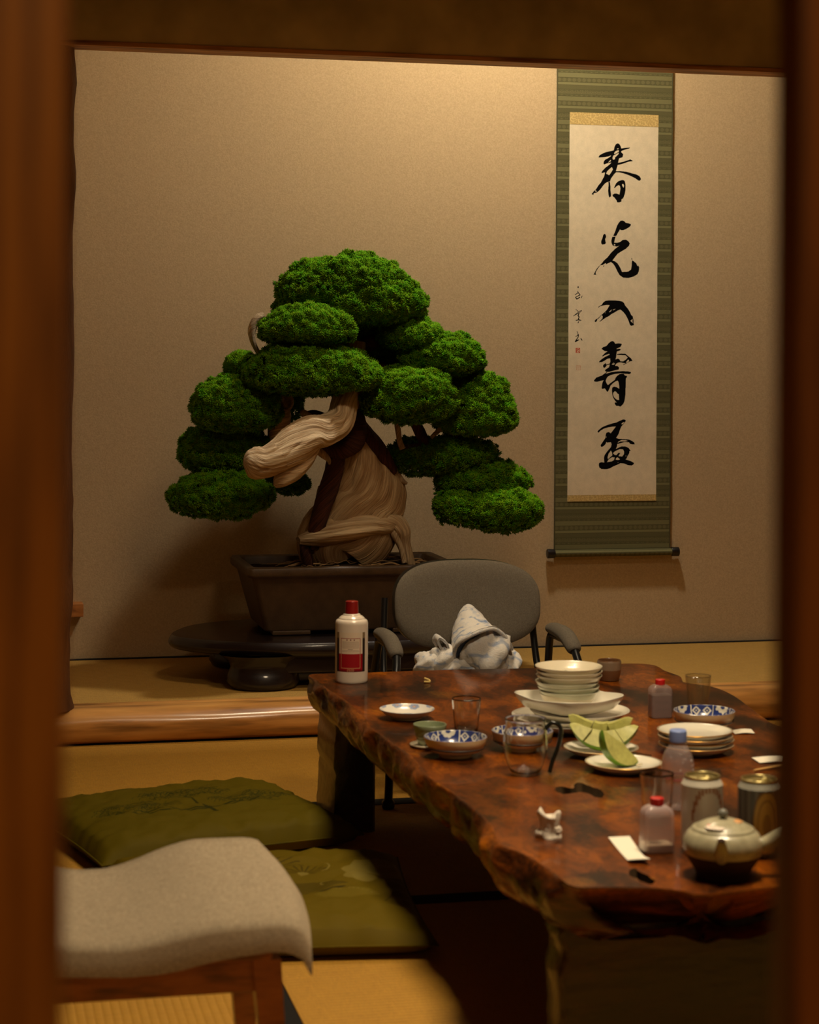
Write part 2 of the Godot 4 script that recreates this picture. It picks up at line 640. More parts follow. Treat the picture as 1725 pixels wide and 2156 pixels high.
func build_room() -> void:
	# alcove wall, room walls, ceilings
	struct("wall_back", slab(Vector3(-2.3, -0.05, -0.08), Vector3(3.7, 3.1, 0.0), 0.001), M.plaster, "sand coloured plaster wall at the back of the alcove", "wall")
	struct("wall_left", slab(Vector3(-2.38, -0.05, 0.0), Vector3(-2.3, 3.1, 7.7), 0.001), M.room_plaster, "plaster side wall of the tatami room beyond the alcove post", "wall")
	struct("wall_right", slab(Vector3(3.7, -0.05, 0.0), Vector3(3.78, 3.1, 7.7), 0.001), M.room_plaster, "plaster side wall of the tatami room beside the scroll", "wall")
	struct("wall_front", slab(Vector3(-2.3, -0.05, 7.62), Vector3(3.7, 2.6, 7.7), 0.001), M.room_plaster, "plaster wall of the corridor opposite the sliding doors", "wall")
	struct("ceiling", slab(Vector3(-2.3, 2.47, 0.945), Vector3(3.7, 2.55, 7.62), 0.001), M.board, "dark boarded ceiling over the tatami room", "ceiling")
	struct("ceiling_alcove", slab(Vector3(-2.3, 3.03, 0.0), Vector3(3.7, 3.10, 0.925), 0.001), M.board, "boarded ceiling inside the alcove", "ceiling")
	# partition between the alcove and the shelf bay, hidden by the post
	struct("wall_partition", slab(Vector3(0.10, 0.0, 0.0), Vector3(0.16, 3.03, 0.86), 0.001), M.plaster, "narrow plaster partition behind the natural alcove post", "wall")
	# upper wall over the alcove and its lintel
	struct("wall_upper", slab(Vector3(-2.3, 1.996, 0.875), Vector3(3.7, 3.03, 0.945), 0.001), M.upper, "dark wall band above the alcove lintel", "wall")
	struct("trim_1", slab(Vector3(-2.3, 1.983, 0.85), Vector3(3.7, 1.996, 0.95), 0.002), M.beam_dark, "thin wooden lintel across the top of the alcove", "lintel")
	# raised floor of the alcove
	struct("trim_2", slab(Vector3(0.16, -0.02, 0.0), Vector3(3.7, 0.06, 0.86), 0.001), M.board, "boarded base under the alcove mat", "floor")
	var mat_top := mat_shape(3.50, 0.815, 0.04)
	var am := struct("floor_alcove", mat_top[0], M.rush_alcove, "rush mat covering the raised alcove floor", "mat")
	am.position = Vector3(0.185, 0.06, 0.022)
	var edges := Shape.new()
	edges.add(slab(Vector3(0.0, 0.0, 0.8165), Vector3(3.5, 0.0412, 0.8305), 0.001))
	edges.add(slab(Vector3(0.0, 0.0, -0.02), Vector3(3.5, 0.043, -0.001), 0.001))
	part(am, "mat_border", edges, M.heri, "black cloth edging")
	# rounded front sill of the alcove
	var rows := []
	var nz := FastNoiseLite.new()
	nz.seed = 5
	nz.frequency = 1.4
	for i in 80:
		var x := -2.29 + 5.98 * i / 79.0
		var row := PackedVector3Array()
		var prof := [Vector2(0.856, -0.01), Vector2(0.856, 0.098), Vector2(0.866, 0.102), Vector2(0.888, 0.101), Vector2(0.915, 0.096), Vector2(0.937, 0.083), Vector2(0.948, 0.062), Vector2(0.95, 0.042), Vector2(0.944, 0.022), Vector2(0.930, 0.006), Vector2(0.915, 0.001), Vector2(0.905, -0.01)]
		prof = smooth_profile(prof, 2)
		for k in prof.size():
			var q: Vector2 = prof[k]
			var b := nz.get_noise_2d(x, q.y * 8.0) * 0.007 * clampf((q.x - 0.87) / 0.04, 0.0, 1.0)
			row.append(Vector3(x, q.y, q.x + b))
		rows.append(row)
	var sill := Shape.new()
	sill.grid(rows, false, false)
	sill.fan(rows[0]); sill.fan(rows[-1], true)
	struct("trim_3", sill, M.beam, "polished rounded log sill along the front of the alcove", "sill")
	# natural post
	var pr := []
	var pw := FastNoiseLite.new()
	pw.seed = 21
	pw.frequency = 2.2
	for i in 70:
		var y := 0.098 + (3.03 - 0.098) * i / 69.0
		var row := PackedVector3Array()
		for j in 28:
			var a := TAU * j / 28.0
			var r := 0.062 + 0.010 * pw.get_noise_2d(y * 1.3, 3.0) + 0.008 * pw.get_noise_3d(cos(a) * 0.6, y * 2.5, sin(a) * 0.6)
			if y < 0.14:
				r += 0.004
			row.append(Vector3(0.263 + cos(a) * r, y, 0.885 + sin(a) * r * 0.9))
		pr.append(row)
	var ps := Shape.new()
	ps.grid(pr, true)
	struct("trim_4", ps, M.post, "rough natural log post at the side of the alcove", "post")
	# little shelf end behind the post
	var e := at_z(176, 1272, 0.07)
	single("wall_shelf", slab(Vector3(0.16, e.y - 0.042, 0.0), Vector3(e.x, e.y, 0.07), 0.002), M.shelf_wood, "small wooden ledge low on the wall beside the alcove post", "shelf")
	build_floor()
	build_doors()

func mat_shape(lx: float, lz: float, th: float, along_x := true) -> Array:
	# a mat's rush body from its corner at the origin, ribs along the long side; uv in tiles of 12 cm
	var s := Shape.new()
	s.quad(Vector3(0, th, 0), Vector3(lx, th, 0), Vector3(lx, th, lz), Vector3(0, th, lz))
	s.quad(Vector3(0, th, lz), Vector3(lx, th, lz), Vector3(lx, 0, lz), Vector3(0, 0, lz))
	s.quad(Vector3(lx, th, 0), Vector3(0, th, 0), Vector3(0, 0, 0), Vector3(lx, 0, 0))
	s.quad(Vector3(0, th, 0), Vector3(0, th, lz), Vector3(0, 0, lz), Vector3(0, 0, 0))
	s.quad(Vector3(lx, th, lz), Vector3(lx, th, 0), Vector3(lx, 0, 0), Vector3(lx, 0, lz))
	for i in s.v.size():
		var p := s.v[i]
		s.uv[i] = Vector2(p.x, p.z + p.y) / 0.12 if along_x else Vector2(p.z + p.y, p.x) / 0.12
	return [s]

func build_floor() -> void:
	# slab under the mats, then the mats one by one
	var fl := struct("floor", slab(Vector3(-2.3, -0.12, -0.05), Vector3(3.7, -0.055, 5.80), 0.001), M.board, "tatami mat floor of the room", "floor")
	# corner x, corner z, length x, length z, ribs along x?
	var mats := [
		[-0.45, 0.905, 1.85, 0.880, true], [1.40, 0.905, 1.85, 0.880, true], [-2.30, 0.905, 1.85, 0.880, true], [3.25, 0.905, 0.45, 0.880, true],
		[-0.30, 1.785, 2.10, 0.880, true], [1.80, 1.785, 1.90, 0.880, true], [-2.30, 1.785, 2.00, 0.880, true],
		[-0.307, 2.665, 0.88, 1.80, false], [-1.187, 2.665, 0.88, 1.80, false], [-2.30, 2.665, 1.113, 1.80, false],
		[0.573, 2.665, 1.80, 0.880, true], [2.373, 2.665, 1.327, 0.880, true], [0.573, 3.545, 1.80, 0.92, true], [2.373, 3.545, 1.327, 0.92, true],
		[-2.30, 4.465, 2.0, 1.335, true], [-0.30, 4.465, 2.0, 1.335, true], [1.70, 4.465, 2.0, 1.335, true]]
	for a in mats:
		var s: Shape = mat_shape(a[2] - 0.002, a[3] - 0.002, 0.055, a[4])[0]
		var o := part(fl, "tatami_mat", s, M.rush)
		o.position = Vector3(a[0] + 0.001, -0.055, a[1] + 0.001)
		var b := Shape.new()
		var w := 0.030
		if a[4]:
			for z in [0.0, a[3] - 0.002 - w]:
				b.add(slab(Vector3(0, 0.05, z), Vector3(a[2] - 0.002, 0.0562, z + w), 0.0006))
		else:
			for x in [0.0, a[2] - 0.002 - w]:
				b.add(slab(Vector3(x, 0.05, 0), Vector3(x + w, 0.0562, a[3] - 0.002), 0.0006))
		part(o, "border", b, M.heri, "black cloth border")
	var cf := struct("floor_corridor", slab(Vector3(-2.3, -0.12, 5.80), Vector3(3.7, -0.02, 7.62), 0.001), M.board, "boarded corridor floor before the sliding doors", "floor")
	for i in 12:
		var z := 5.87 + i * 0.145
		part(cf, "plank", slab(Vector3(-2.3, -0.02, z), Vector3(3.7, 0.0, z + 0.143), 0.003), M.floorboard)

func door(called: String, x0: float, x1: float, z: float, wood: Material, label: String) -> void:
	# wooden frame of two stiles and two rails round a paper panel
	var r := thing(called, label, "sliding door", Vector3(x0, 0.0, z))
	r.set_meta("kind", "structure")
	var w := x1 - x0
	var st := 0.048
	part(r, "stile", slab(Vector3(0, 0.012, -0.016), Vector3(st, 1.80, 0.016), 0.005), wood)
	part(r, "stile", slab(Vector3(w - st, 0.012, -0.016), Vector3(w, 1.80, 0.016), 0.005), wood)
	part(r, "rail", slab(Vector3(st, 0.012, -0.014), Vector3(w - st, 0.06, 0.014), 0.003), wood)
	part(r, "rail", slab(Vector3(st, 1.75, -0.014), Vector3(w - st, 1.80, 0.014), 0.003), wood)
	part(r, "panel", slab(Vector3(st, 0.06, -0.006), Vector3(w - st, 1.75, 0.006), 0.001), M.door_paper)

func build_doors() -> void:
	var l := at_z(141, 1100, 5.836).x
	var rr := at_z(1683, 1100, 5.836).x
	door("door_1", l - 0.95, l, 5.82, M.stile, "wooden sliding door whose broad orange stile closes one side of the gap")
	door("door_2", rr, rr + 0.95, 5.82, M.stile_dark, "wooden sliding door with darker stile on the teapot side of the gap")
	struct("wall_door_side", slab(Vector3(-2.3, -0.02, 5.80), Vector3(l - 0.955, 2.47, 5.84), 0.001), M.room_plaster, "plaster wall next to the first sliding door", "wall")
	struct("wall_door_end", slab(Vector3(rr + 0.955, -0.02, 5.80), Vector3(3.7, 2.47, 5.84), 0.001), M.room_plaster, "plaster wall next to the second sliding door", "wall")
	struct("trim_5", slab(Vector3(l - 0.955, 1.81, 5.77), Vector3(rr + 0.955, 1.86, 5.87), 0.003), M.beam_dark, "grooved head beam above the sliding doors", "beam")
	struct("wall_over_doors", slab(Vector3(l - 0.955, 1.86, 5.80), Vector3(rr + 0.955, 2.47, 5.84), 0.001), M.room_plaster, "plaster wall above the sliding doors", "wall")
	struct("trim_6", slab(Vector3(l - 0.955, -0.11, 5.80), Vector3(rr + 0.955, 0.006, 5.87), 0.002), M.beam_dark, "wooden door track between tatami and corridor", "track")

# ---------------------------------------------------------------- the bonsai
# control points: picture x, picture y, z, half width in picture pixels, half depth in metres
func limb(pts: Array, origin: Vector3, seg := 40, sub := 8, twist := 0.0, flute := 0.10, fine := 0.03, seed_ := 1, vscale := 3.0, us := 2.0, grooves := []) -> Shape:
	var c := []
	var r := []
	for p in pts:
		var q := at_z(p[0], p[1], p[2])
		c.append(q)
		r.append(Vector3(p[3] * mpp(q), p[4], 0))
	c = smooth_path(c, sub)
	r = smooth_path(r, sub)
	var nz := FastNoiseLite.new()
	nz.seed = seed_
	nz.frequency = 1.0
	var toward := -cam_fwd()
	var rows := []
	var along := 0.0
	for i in c.size():
		if i > 0:
			along += c[i].distance_to(c[i - 1])
		var t: Vector3 = (c[mini(i + 1, c.size() - 1)] - c[maxi(i - 1, 0)]).normalized()
		var b := (toward - t * toward.dot(t)).normalized()
		var n := t.cross(b)
		var row := PackedVector3Array()
		for j in seg:
			var a := TAU * j / seg
			var tw := a + twist * along
			var k := 1.0 + flute * nz.get_noise_3d(cos(tw) * 1.6, sin(tw) * 1.6, along * 2.0) + fine * nz.get_noise_3d(cos(tw) * 7.0, sin(tw) * 7.0, along * 5.0 + 40.0)
			for q in grooves:                       # weathered slits: share of the length, angle, depth, length, width
				var da: float = wrapf(a - q[1], -PI, PI) / q[4]
				var dl: float = (float(i) / (c.size() - 1) - q[0]) / q[3]
				k -= q[2] * exp(-da * da - dl * dl)
			row.append(c[i] + (n * cos(a) * r[i].x + b * sin(a) * r[i].y) * k - origin)
		rows.append(row)
	var s := Shape.new()
	s.grid(rows, true, false, us, maxf(1.0, along * vscale))
	if twist != 0.0:                       # the grain winds with the fibres
		var w := seg + 1
		for i in rows.size():
			var sh := twist * 0.35 * float(i) / rows.size()
			for j in w:
				s.uv[i * w + j].x += sh
	s.fan(rows[0], false)
	s.fan(rows[-1], true)
	return s

func fibre_tex(seed_: int, dark: Color, light: Color, contrast := 1.0) -> Array:
	var n := 512
	var p := Pic.new(n, n, light)
	var hp := Pic.new(n, n, Color.BLACK)
	var a := FastNoiseLite.new()
	a.seed = seed_
	a.frequency = 1.0
	a.fractal_octaves = 4
	var b := FastNoiseLite.new()
	b.seed = seed_ + 9
	b.frequency = 1.0
	b.fractal_octaves = 3
	for y in n:
		var fy := float(y) / n
		for x in n:
			var an := TAU * x / n
			var cx := cos(an)
			var sx := sin(an)
			var s := a.get_noise_3d(cx * 9.0, sx * 9.0, fy * 1.6)
			var f := b.get_noise_3d(cx * 34.0, sx * 34.0, fy * 3.0 + 7.0)
			var m := b.get_noise_3d(cx * 2.0, sx * 2.0, fy * 3.0)
			var v := clampf(0.60 + contrast * (0.42 * s + 0.55 * f) + 0.5 * m, 0.0, 1.0)
			var crack := 0.25 if f < -0.42 else 1.0
			p.im.set_pixel(x, y, dark.lerp(light, v * (0.55 + 0.45 * crack)))
			var e := clampf(0.5 + 0.5 * s + 0.6 * f, 0.0, 1.0) * crack
			hp.im.set_pixel(x, y, Color(e, e, e))
	return [p.tex(), hp.tex()]

func build_bonsai() -> void:
	var origin := Vector3(1.205, 0.2445, 0.41)
	var t := thing("bonsai_tree", "large old juniper bonsai with twisted bleached trunk in a brown rectangular pot", "bonsai", origin)
	# pot: tapered rectangle with a lip and small feet
	var glaze := relief(tri(_tex(mat("brown_pot_glaze", srgb(84, 62, 40), 0.5, 0.4), M.soft), Vector3.ONE * 4.0, false), M.bump, 0.04)
	var pot := Shape.new()
	var prof := [[0.270, 0.150, 0.0], [0.275, 0.155, 0.006], [0.300, 0.176, 0.10], [0.318, 0.188, 0.168], [0.332, 0.200, 0.172], [0.336, 0.204, 0.180], [0.336, 0.204, 0.196], [0.332, 0.200, 0.202], [0.312, 0.180, 0.202], [0.308, 0.176, 0.196], [0.300, 0.170, 0.165]]
	var prow := []
	for q in prof:
		prow.append(rounded_rect(q[0], q[1], 0.02, q[2] + 0.012))
	pot.grid(prow, true, true)
	pot.fan(prow[0], false)
	part(t, "pot", pot, glaze)
	for sx in [-1, 1]:
		for sz in [-1, 1]:
			part(t, "pot_foot", slab(Vector3(sx * 0.19 - 0.06, 0, sz * 0.13 - 0.025), Vector3(sx * 0.19 + 0.06, 0.014, sz * 0.13 + 0.025), 0.004), glaze)
	# soil with a ragged surface and thin roots
	var nz := FastNoiseLite.new()
	nz.seed = 3
	nz.frequency = 28.0
	var srow := []
	for i in 34:
		var row := PackedVector3Array()
		for j in 54:
			var x := -0.306 + 0.612 * j / 53.0
			var z := -0.175 + 0.35 * i / 33.0
			var hump := 0.040 * exp(-(pow((x - 0.05) / 0.17, 2) + pow((z + 0.02) / 0.12, 2)))
			row.append(Vector3(x, 0.184 + hump + 0.008 * nz.get_noise_2d(x, z), z))
		srow.append(row)
	var soil := Shape.new()
	soil.grid(srow, false, true)
	part(t, "soil", soil, mat("dark_soil", srgb(38, 26, 18), 0.95, 0.2))
	var rootmat := mat("thin_root_bark", srgb(150, 118, 80), 0.85, 0.3)
	var rg := RandomNumberGenerator.new()
	rg.seed = 8
	for k in 46:
		var p := Vector3(rg.randf_range(-0.20, 0.26), 0.0, rg.randf_range(-0.10, 0.16))
		var dir := rg.randf_range(-0.6, 0.6) + (PI if rg.randf() < 0.5 else 0.0)
		var path := []
		for i in 6:
			var hump := 0.040 * exp(-(pow((p.x - 0.05) / 0.17, 2) + pow((p.z + 0.02) / 0.12, 2)))
			path.append(Vector3(p.x, 0.191 + hump + rg.randf_range(-0.004, 0.008), p.z))
			dir += rg.randf_range(-0.5, 0.5)
			p += Vector3(cos(dir), 0, sin(dir) * 0.6) * rg.randf_range(0.015, 0.032)
			p.x = clampf(p.x, -0.28, 0.28)
			p.z = clampf(p.z, -0.15, 0.16)
		var rad := []
		var r0 := rg.randf_range(0.0016, 0.0038)
		path = smooth_path(path, 3)
		for i in path.size():
			rad.append(r0 * (1.0 - 0.7 * i / path.size()))
		part(t, "root", tube(path, rad, 6), rootmat)
	# bleached wood and live veins
	var pale := fibre_tex(31, srgb(150, 116, 80), srgb(252, 234, 202), 0.6)
	var dead := mat("bleached_deadwood", srgb(246, 236, 220), 0.75, 0.35)
	dead.albedo_texture = pale[0]
	relief(dead, pale[1], 0.22)
	var live_t := fibre_tex(77, srgb(54, 30, 20), srgb(128, 78, 48), 1.2)
	var bark := mat("reddish_live_bark", srgb(214, 196, 180), 0.8, 0.35)
	bark.albedo_texture = live_t[0]
	relief(bark, live_t[1], 0.4)
	var trunk := limb([
		[726, 1172, 0.40, 60, 0.075], [716, 1146, 0.40, 88, 0.10], [742, 1120, 0.41, 90, 0.105], [750, 1094, 0.41, 86, 0.10], [757, 1064, 0.41, 89, 0.095], [764, 1036, 0.41, 86, 0.09],
		[762, 1006, 0.41, 76, 0.085], [756, 978, 0.41, 64, 0.08], [749, 950, 0.41, 52, 0.075], [742, 924, 0.41, 42, 0.065], [735, 895, 0.41, 34, 0.06], [732, 860, 0.42, 32, 0.055], [735, 820, 0.43, 34, 0.05], [742, 780, 0.43, 30, 0.045], [748, 720, 0.42, 22, 0.035]], origin, 96, 8, 3.2, 0.15, 0.018, 3, 2.4, 2.0, [[0.22, 1.4, 0.13, 0.05, 0.22], [0.30, 1.1, 0.12, 0.04, 0.20], [0.16, 2.0, 0.10, 0.03, 0.2], [0.45, 1.9, 0.07, 0.10, 0.10]])
	var weathered: StandardMaterial3D = dead.duplicate()
	weathered.resource_name = "weathered_trunk_wood"
	weathered.albedo_color = srgb(206, 190, 166)
	part(t, "trunk", trunk, weathered, "pale swirling deadwood trunk")
	part(t, "live_vein", limb([[664, 1150, 0.45, 16, 0.03], [668, 1110, 0.47, 17, 0.03], [678, 1070, 0.49, 18, 0.03], [692, 1030, 0.50, 21, 0.03], [704, 990, 0.495, 20, 0.03], [708, 950, 0.475, 19, 0.03], [712, 915, 0.45, 17, 0.03], [722, 870, 0.43, 16, 0.03], [730, 820, 0.42, 14, 0.025]], origin, 28, 8, 5.0, 0.14, 0.05, 5, 3.0, 1.0), bark, "dark reddish live bark strip")
	part(t, "live_vein", limb([[828, 990, 0.43, 10, 0.04], [808, 962, 0.44, 16, 0.05], [790, 938, 0.44, 18, 0.05], [772, 915, 0.43, 16, 0.045], [757, 890, 0.42, 14, 0.04], [748, 850, 0.41, 12, 0.03]], origin, 28, 8, 5.0, 0.14, 0.05, 6, 3.0, 1.0), bark, "dark reddish live bark strip")
	# base flare and the root that arches down on one side
	part(t, "root_flare", limb([[628, 1138, 0.46, 9, 0.02], [650, 1134, 0.455, 16, 0.06], [690, 1126, 0.45, 24, 0.09], [740, 1112, 0.45, 29, 0.10], [790, 1102, 0.445, 28, 0.08], [830, 1102, 0.45, 22, 0.05], [848, 1116, 0.46, 17, 0.04], [853, 1142, 0.46, 12, 0.03], [860, 1172, 0.46, 11, 0.03], [866, 1190, 0.46, 9, 0.03]], origin, 40, 8, 2.0, 0.20, 0.02, 14, 3.0, 1.5), dead, "pale arching root flare")
	part(t, "root_flare", limb([[826, 1118, 0.47, 9, 0.02], [836, 1136, 0.48, 7, 0.02], [846, 1158, 0.49, 6, 0.016], [852, 1186, 0.50, 6, 0.016]], origin, 20, 6, 4.0, 0.2, 0.06, 15, 3.0, 1.0), dead)
	part(t, "root_flare", limb([[640, 1134, 0.45, 9, 0.02], [642, 1150, 0.45, 11, 0.03], [646, 1172, 0.45, 12, 0.03], [650, 1190, 0.44, 10, 0.03]], origin, 20, 6, 4.0, 0.2, 0.06, 16, 3.0, 1.0), bark)
	# the great twisted jin in front
	part(t, "twisted_deadwood", limb([
		[738, 786, 0.48, 22, 0.035], [731, 818, 0.53, 25, 0.04], [726, 845, 0.58, 27, 0.045], [714, 886, 0.63, 31, 0.05], [686, 905, 0.67, 34, 0.052], [653, 913, 0.70, 38, 0.056], [623, 935, 0.72, 42, 0.056],
		[594, 957, 0.735, 36, 0.052], [563, 972, 0.74, 32, 0.048], [538, 974, 0.74, 33, 0.045], [522, 973, 0.74, 25, 0.036], [513, 973, 0.74, 8, 0.014]], origin, 96, 10, 4.0, 0.18, 0.020, 22, 2.6, 2.0,
		[[0.30, 1.9, 0.20, 0.030, 0.16], [0.36, 1.2, 0.16, 0.05, 0.10], [0.58, 1.7, 0.13, 0.06, 0.09], [0.66, 1.0, 0.15, 0.05, 0.10], [0.76, 2.0, 0.16, 0.025, 0.14], [0.50, 0.7, 0.12, 0.10, 0.08]]), dead, "thick bleached branch twisting forward")
	part(t, "twisted_deadwood", limb([[664, 930, 0.69, 16, 0.03], [642, 958, 0.70, 24, 0.036], [618, 984, 0.71, 26, 0.036], [600, 1002, 0.715, 22, 0.03], [587, 1016, 0.715, 14, 0.02], [579, 1025, 0.715, 4, 0.006]], origin, 40, 8, 3.0, 0.12, 0.05, 23, 3.0, 1.5), dead)
	part(t, "twisted_deadwood", limb([[752, 868, 0.44, 14, 0.03], [748, 894, 0.46, 24, 0.045], [738, 924, 0.48, 30, 0.05], [716, 944, 0.50, 24, 0.045], [690, 944, 0.52, 14, 0.03], [672, 936, 0.55, 8, 0.02]], origin, 40, 8, 8.0, 0.12, 0.05, 24, 3.0, 1.5), bark)
	for j in [
		[[[664, 945, 0.60, 8, 0.012], [680, 956, 0.60, 8, 0.012], [692, 968, 0.60, 5, 0.01], [694, 978, 0.60, 2, 0.004]], dead],
		[[[797, 952, 0.44, 6, 0.01], [802, 942, 0.44, 4, 0.007], [799, 930, 0.44, 2, 0.003]], bark],
		[[[838, 1000, 0.44, 6, 0.01], [848, 1012, 0.45, 5, 0.008], [857, 1018, 0.45, 3, 0.005]], dead],
		[[[650, 880, 0.50, 10, 0.015], [640, 870, 0.52, 8, 0.012], [636, 864, 0.52, 5, 0.01]], dead],
		[[[640, 872, 0.48, 5, 0.01], [662, 868, 0.48, 5, 0.01], [684, 876, 0.48, 6, 0.012]], bark],
		[[[576, 930, 0.42, 14, 0.03], [584, 905, 0.42, 20, 0.035], [590, 880, 0.42, 22, 0.04], [592, 860, 0.42, 19, 0.03], [596, 830, 0.42, 15, 0.025], [600, 790, 0.42, 12, 0.02]], dead],
		[[[584, 868, 0.46, 7, 0.012], [604, 862, 0.46, 6, 0.012], [614, 850, 0.46, 5, 0.01], [612, 830, 0.46, 5, 0.01], [612, 805, 0.46, 5, 0.01]], dead],
		[[[604, 858, 0.46, 5, 0.01], [596, 842, 0.46, 6, 0.01], [588, 826, 0.46, 6, 0.01], [582, 808, 0.46, 5, 0.01]], dead],
		[[[556, 664, 0.46, 7, 0.012], [546, 668, 0.46, 9, 0.014], [536, 680, 0.46, 9, 0.014], [530, 698, 0.46, 8, 0.013], [532, 716, 0.46, 6, 0.01], [538, 732, 0.46, 5, 0.008], [548, 750, 0.46, 5, 0.008]], dead],
		[[[834, 880, 0.46, 6, 0.01], [838, 905, 0.46, 6, 0.01], [842, 930, 0.46, 6, 0.01], [848, 945, 0.46, 7, 0.012]], dead],
		[[[845, 898, 0.46, 3, 0.005], [852, 890, 0.46, 3, 0.005], [850, 884, 0.46, 2, 0.004]], dead],
		[[[864, 870, 0.44, 12, 0.018], [880, 900, 0.44, 12, 0.018], [892, 925, 0.44, 12, 0.018], [906, 950, 0.44, 10, 0.015], [960, 985, 0.44, 8, 0.012], [1010, 1020, 0.45, 7, 0.01], [1020, 1060, 0.46, 6, 0.01]], bark],
		[[[842, 940, 0.45, 5, 0.008], [862, 940, 0.45, 5, 0.008], [888, 938, 0.45, 6, 0.01]], bark],
		[[[908, 922, 0.46, 4, 0.006], [920, 910, 0.46, 5, 0.008], [932, 902, 0.46, 6, 0.009], [946, 908, 0.46, 5, 0.007], [962, 922, 0.46, 4, 0.006]], dead],
		[[[742, 760, 0.40, 22, 0.03], [690, 770, 0.45, 20, 0.028], [620, 780, 0.50, 14, 0.02], [560, 800, 0.5, 12, 0.018], [500, 850, 0.47, 10, 0.015], [470, 930, 0.44, 9, 0.014], [460, 1020, 0.44, 8, 0.012]], bark],
		[[[748, 770, 0.38, 22, 0.03], [800, 780, 0.40, 18, 0.026], [870, 810, 0.46, 16, 0.022], [940, 830, 0.45, 13, 0.02], [1010, 850, 0.43, 10, 0.015]], bark],
		[[[750, 740, 0.38, 20, 0.03], [800, 715, 0.40, 14, 0.02], [860, 720, 0.42, 12, 0.018], [940, 750, 0.45, 10, 0.015]], bark],
		[[[745, 740, 0.40, 18, 0.026], [740, 690, 0.42, 14, 0.02], [735, 640, 0.42, 12, 0.018]], bark],
		[[[560, 970, 0.40, 9, 0.014], [590, 1010, 0.36, 8, 0.012], [640, 1010, 0.34, 6, 0.01]], bark]]:
		part(t, "branch", limb(j[0], origin, 20, 6, 6.0, 0.16, 0.06, 50 + int(j[0][0][0]), 3.0, 1.0), j[1])
	build_foliage(t, origin)

func rounded_rect(hx: float, hz: float, r: float, y: float) -> PackedVector3Array:
	var o := PackedVector3Array()
	for q in [[1, 1, 0.0], [-1, 1, PI / 2], [-1, -1, PI], [1, -1, PI * 1.5]]:
		for k in 5:
			var a: float = q[2] + PI / 2 * k / 4.0
			o.append(Vector3(q[0] * (hx - r) + cos(a) * r, y, q[1] * (hz - r) + sin(a) * r))
	return o

func tuft_mesh(seed_: int, count: int, spread: float) -> ArrayMesh:
	# a spray of short scale-leaf tips pointing up and out
	var s := Shape.new()
	var g := RandomNumberGenerator.new()
	g.seed = seed_
	for k in count:
		var a := TAU * k * 0.382 + g.randf() * 0.5
		var tilt := spread * sqrt((k + 0.3) / count)
		var d := Vector3(cos(a) * sin(tilt), cos(tilt), sin(a) * sin(tilt))
		var b := d * 0.001
		var l := g.randf_range(0.008, 0.014)
		var n := d.cross(Vector3(0.3, 0.9, 0.2)).normalized()
		var m := n.cross(d)
		var w := 0.0019
		var i0 := s.v.size()
		for j in 3:
			var an := TAU * j / 3.0
			s.v.append(b + d * l * 0.55 + (n * cos(an) + m * sin(an)) * w)
			s.uv.append(Vector2.ZERO)
		s.v.append(b + d * l)
		s.uv.append(Vector2.ZERO)
		s.v.append(b)
		s.uv.append(Vector2.ZERO)
		for j in 3:
			var q := (j + 1) % 3
			s.ix.append_array(PackedInt32Array([i0 + j, i0 + q, i0 + 3, i0 + q, i0 + j, i0 + 4]))
	return s.mesh()

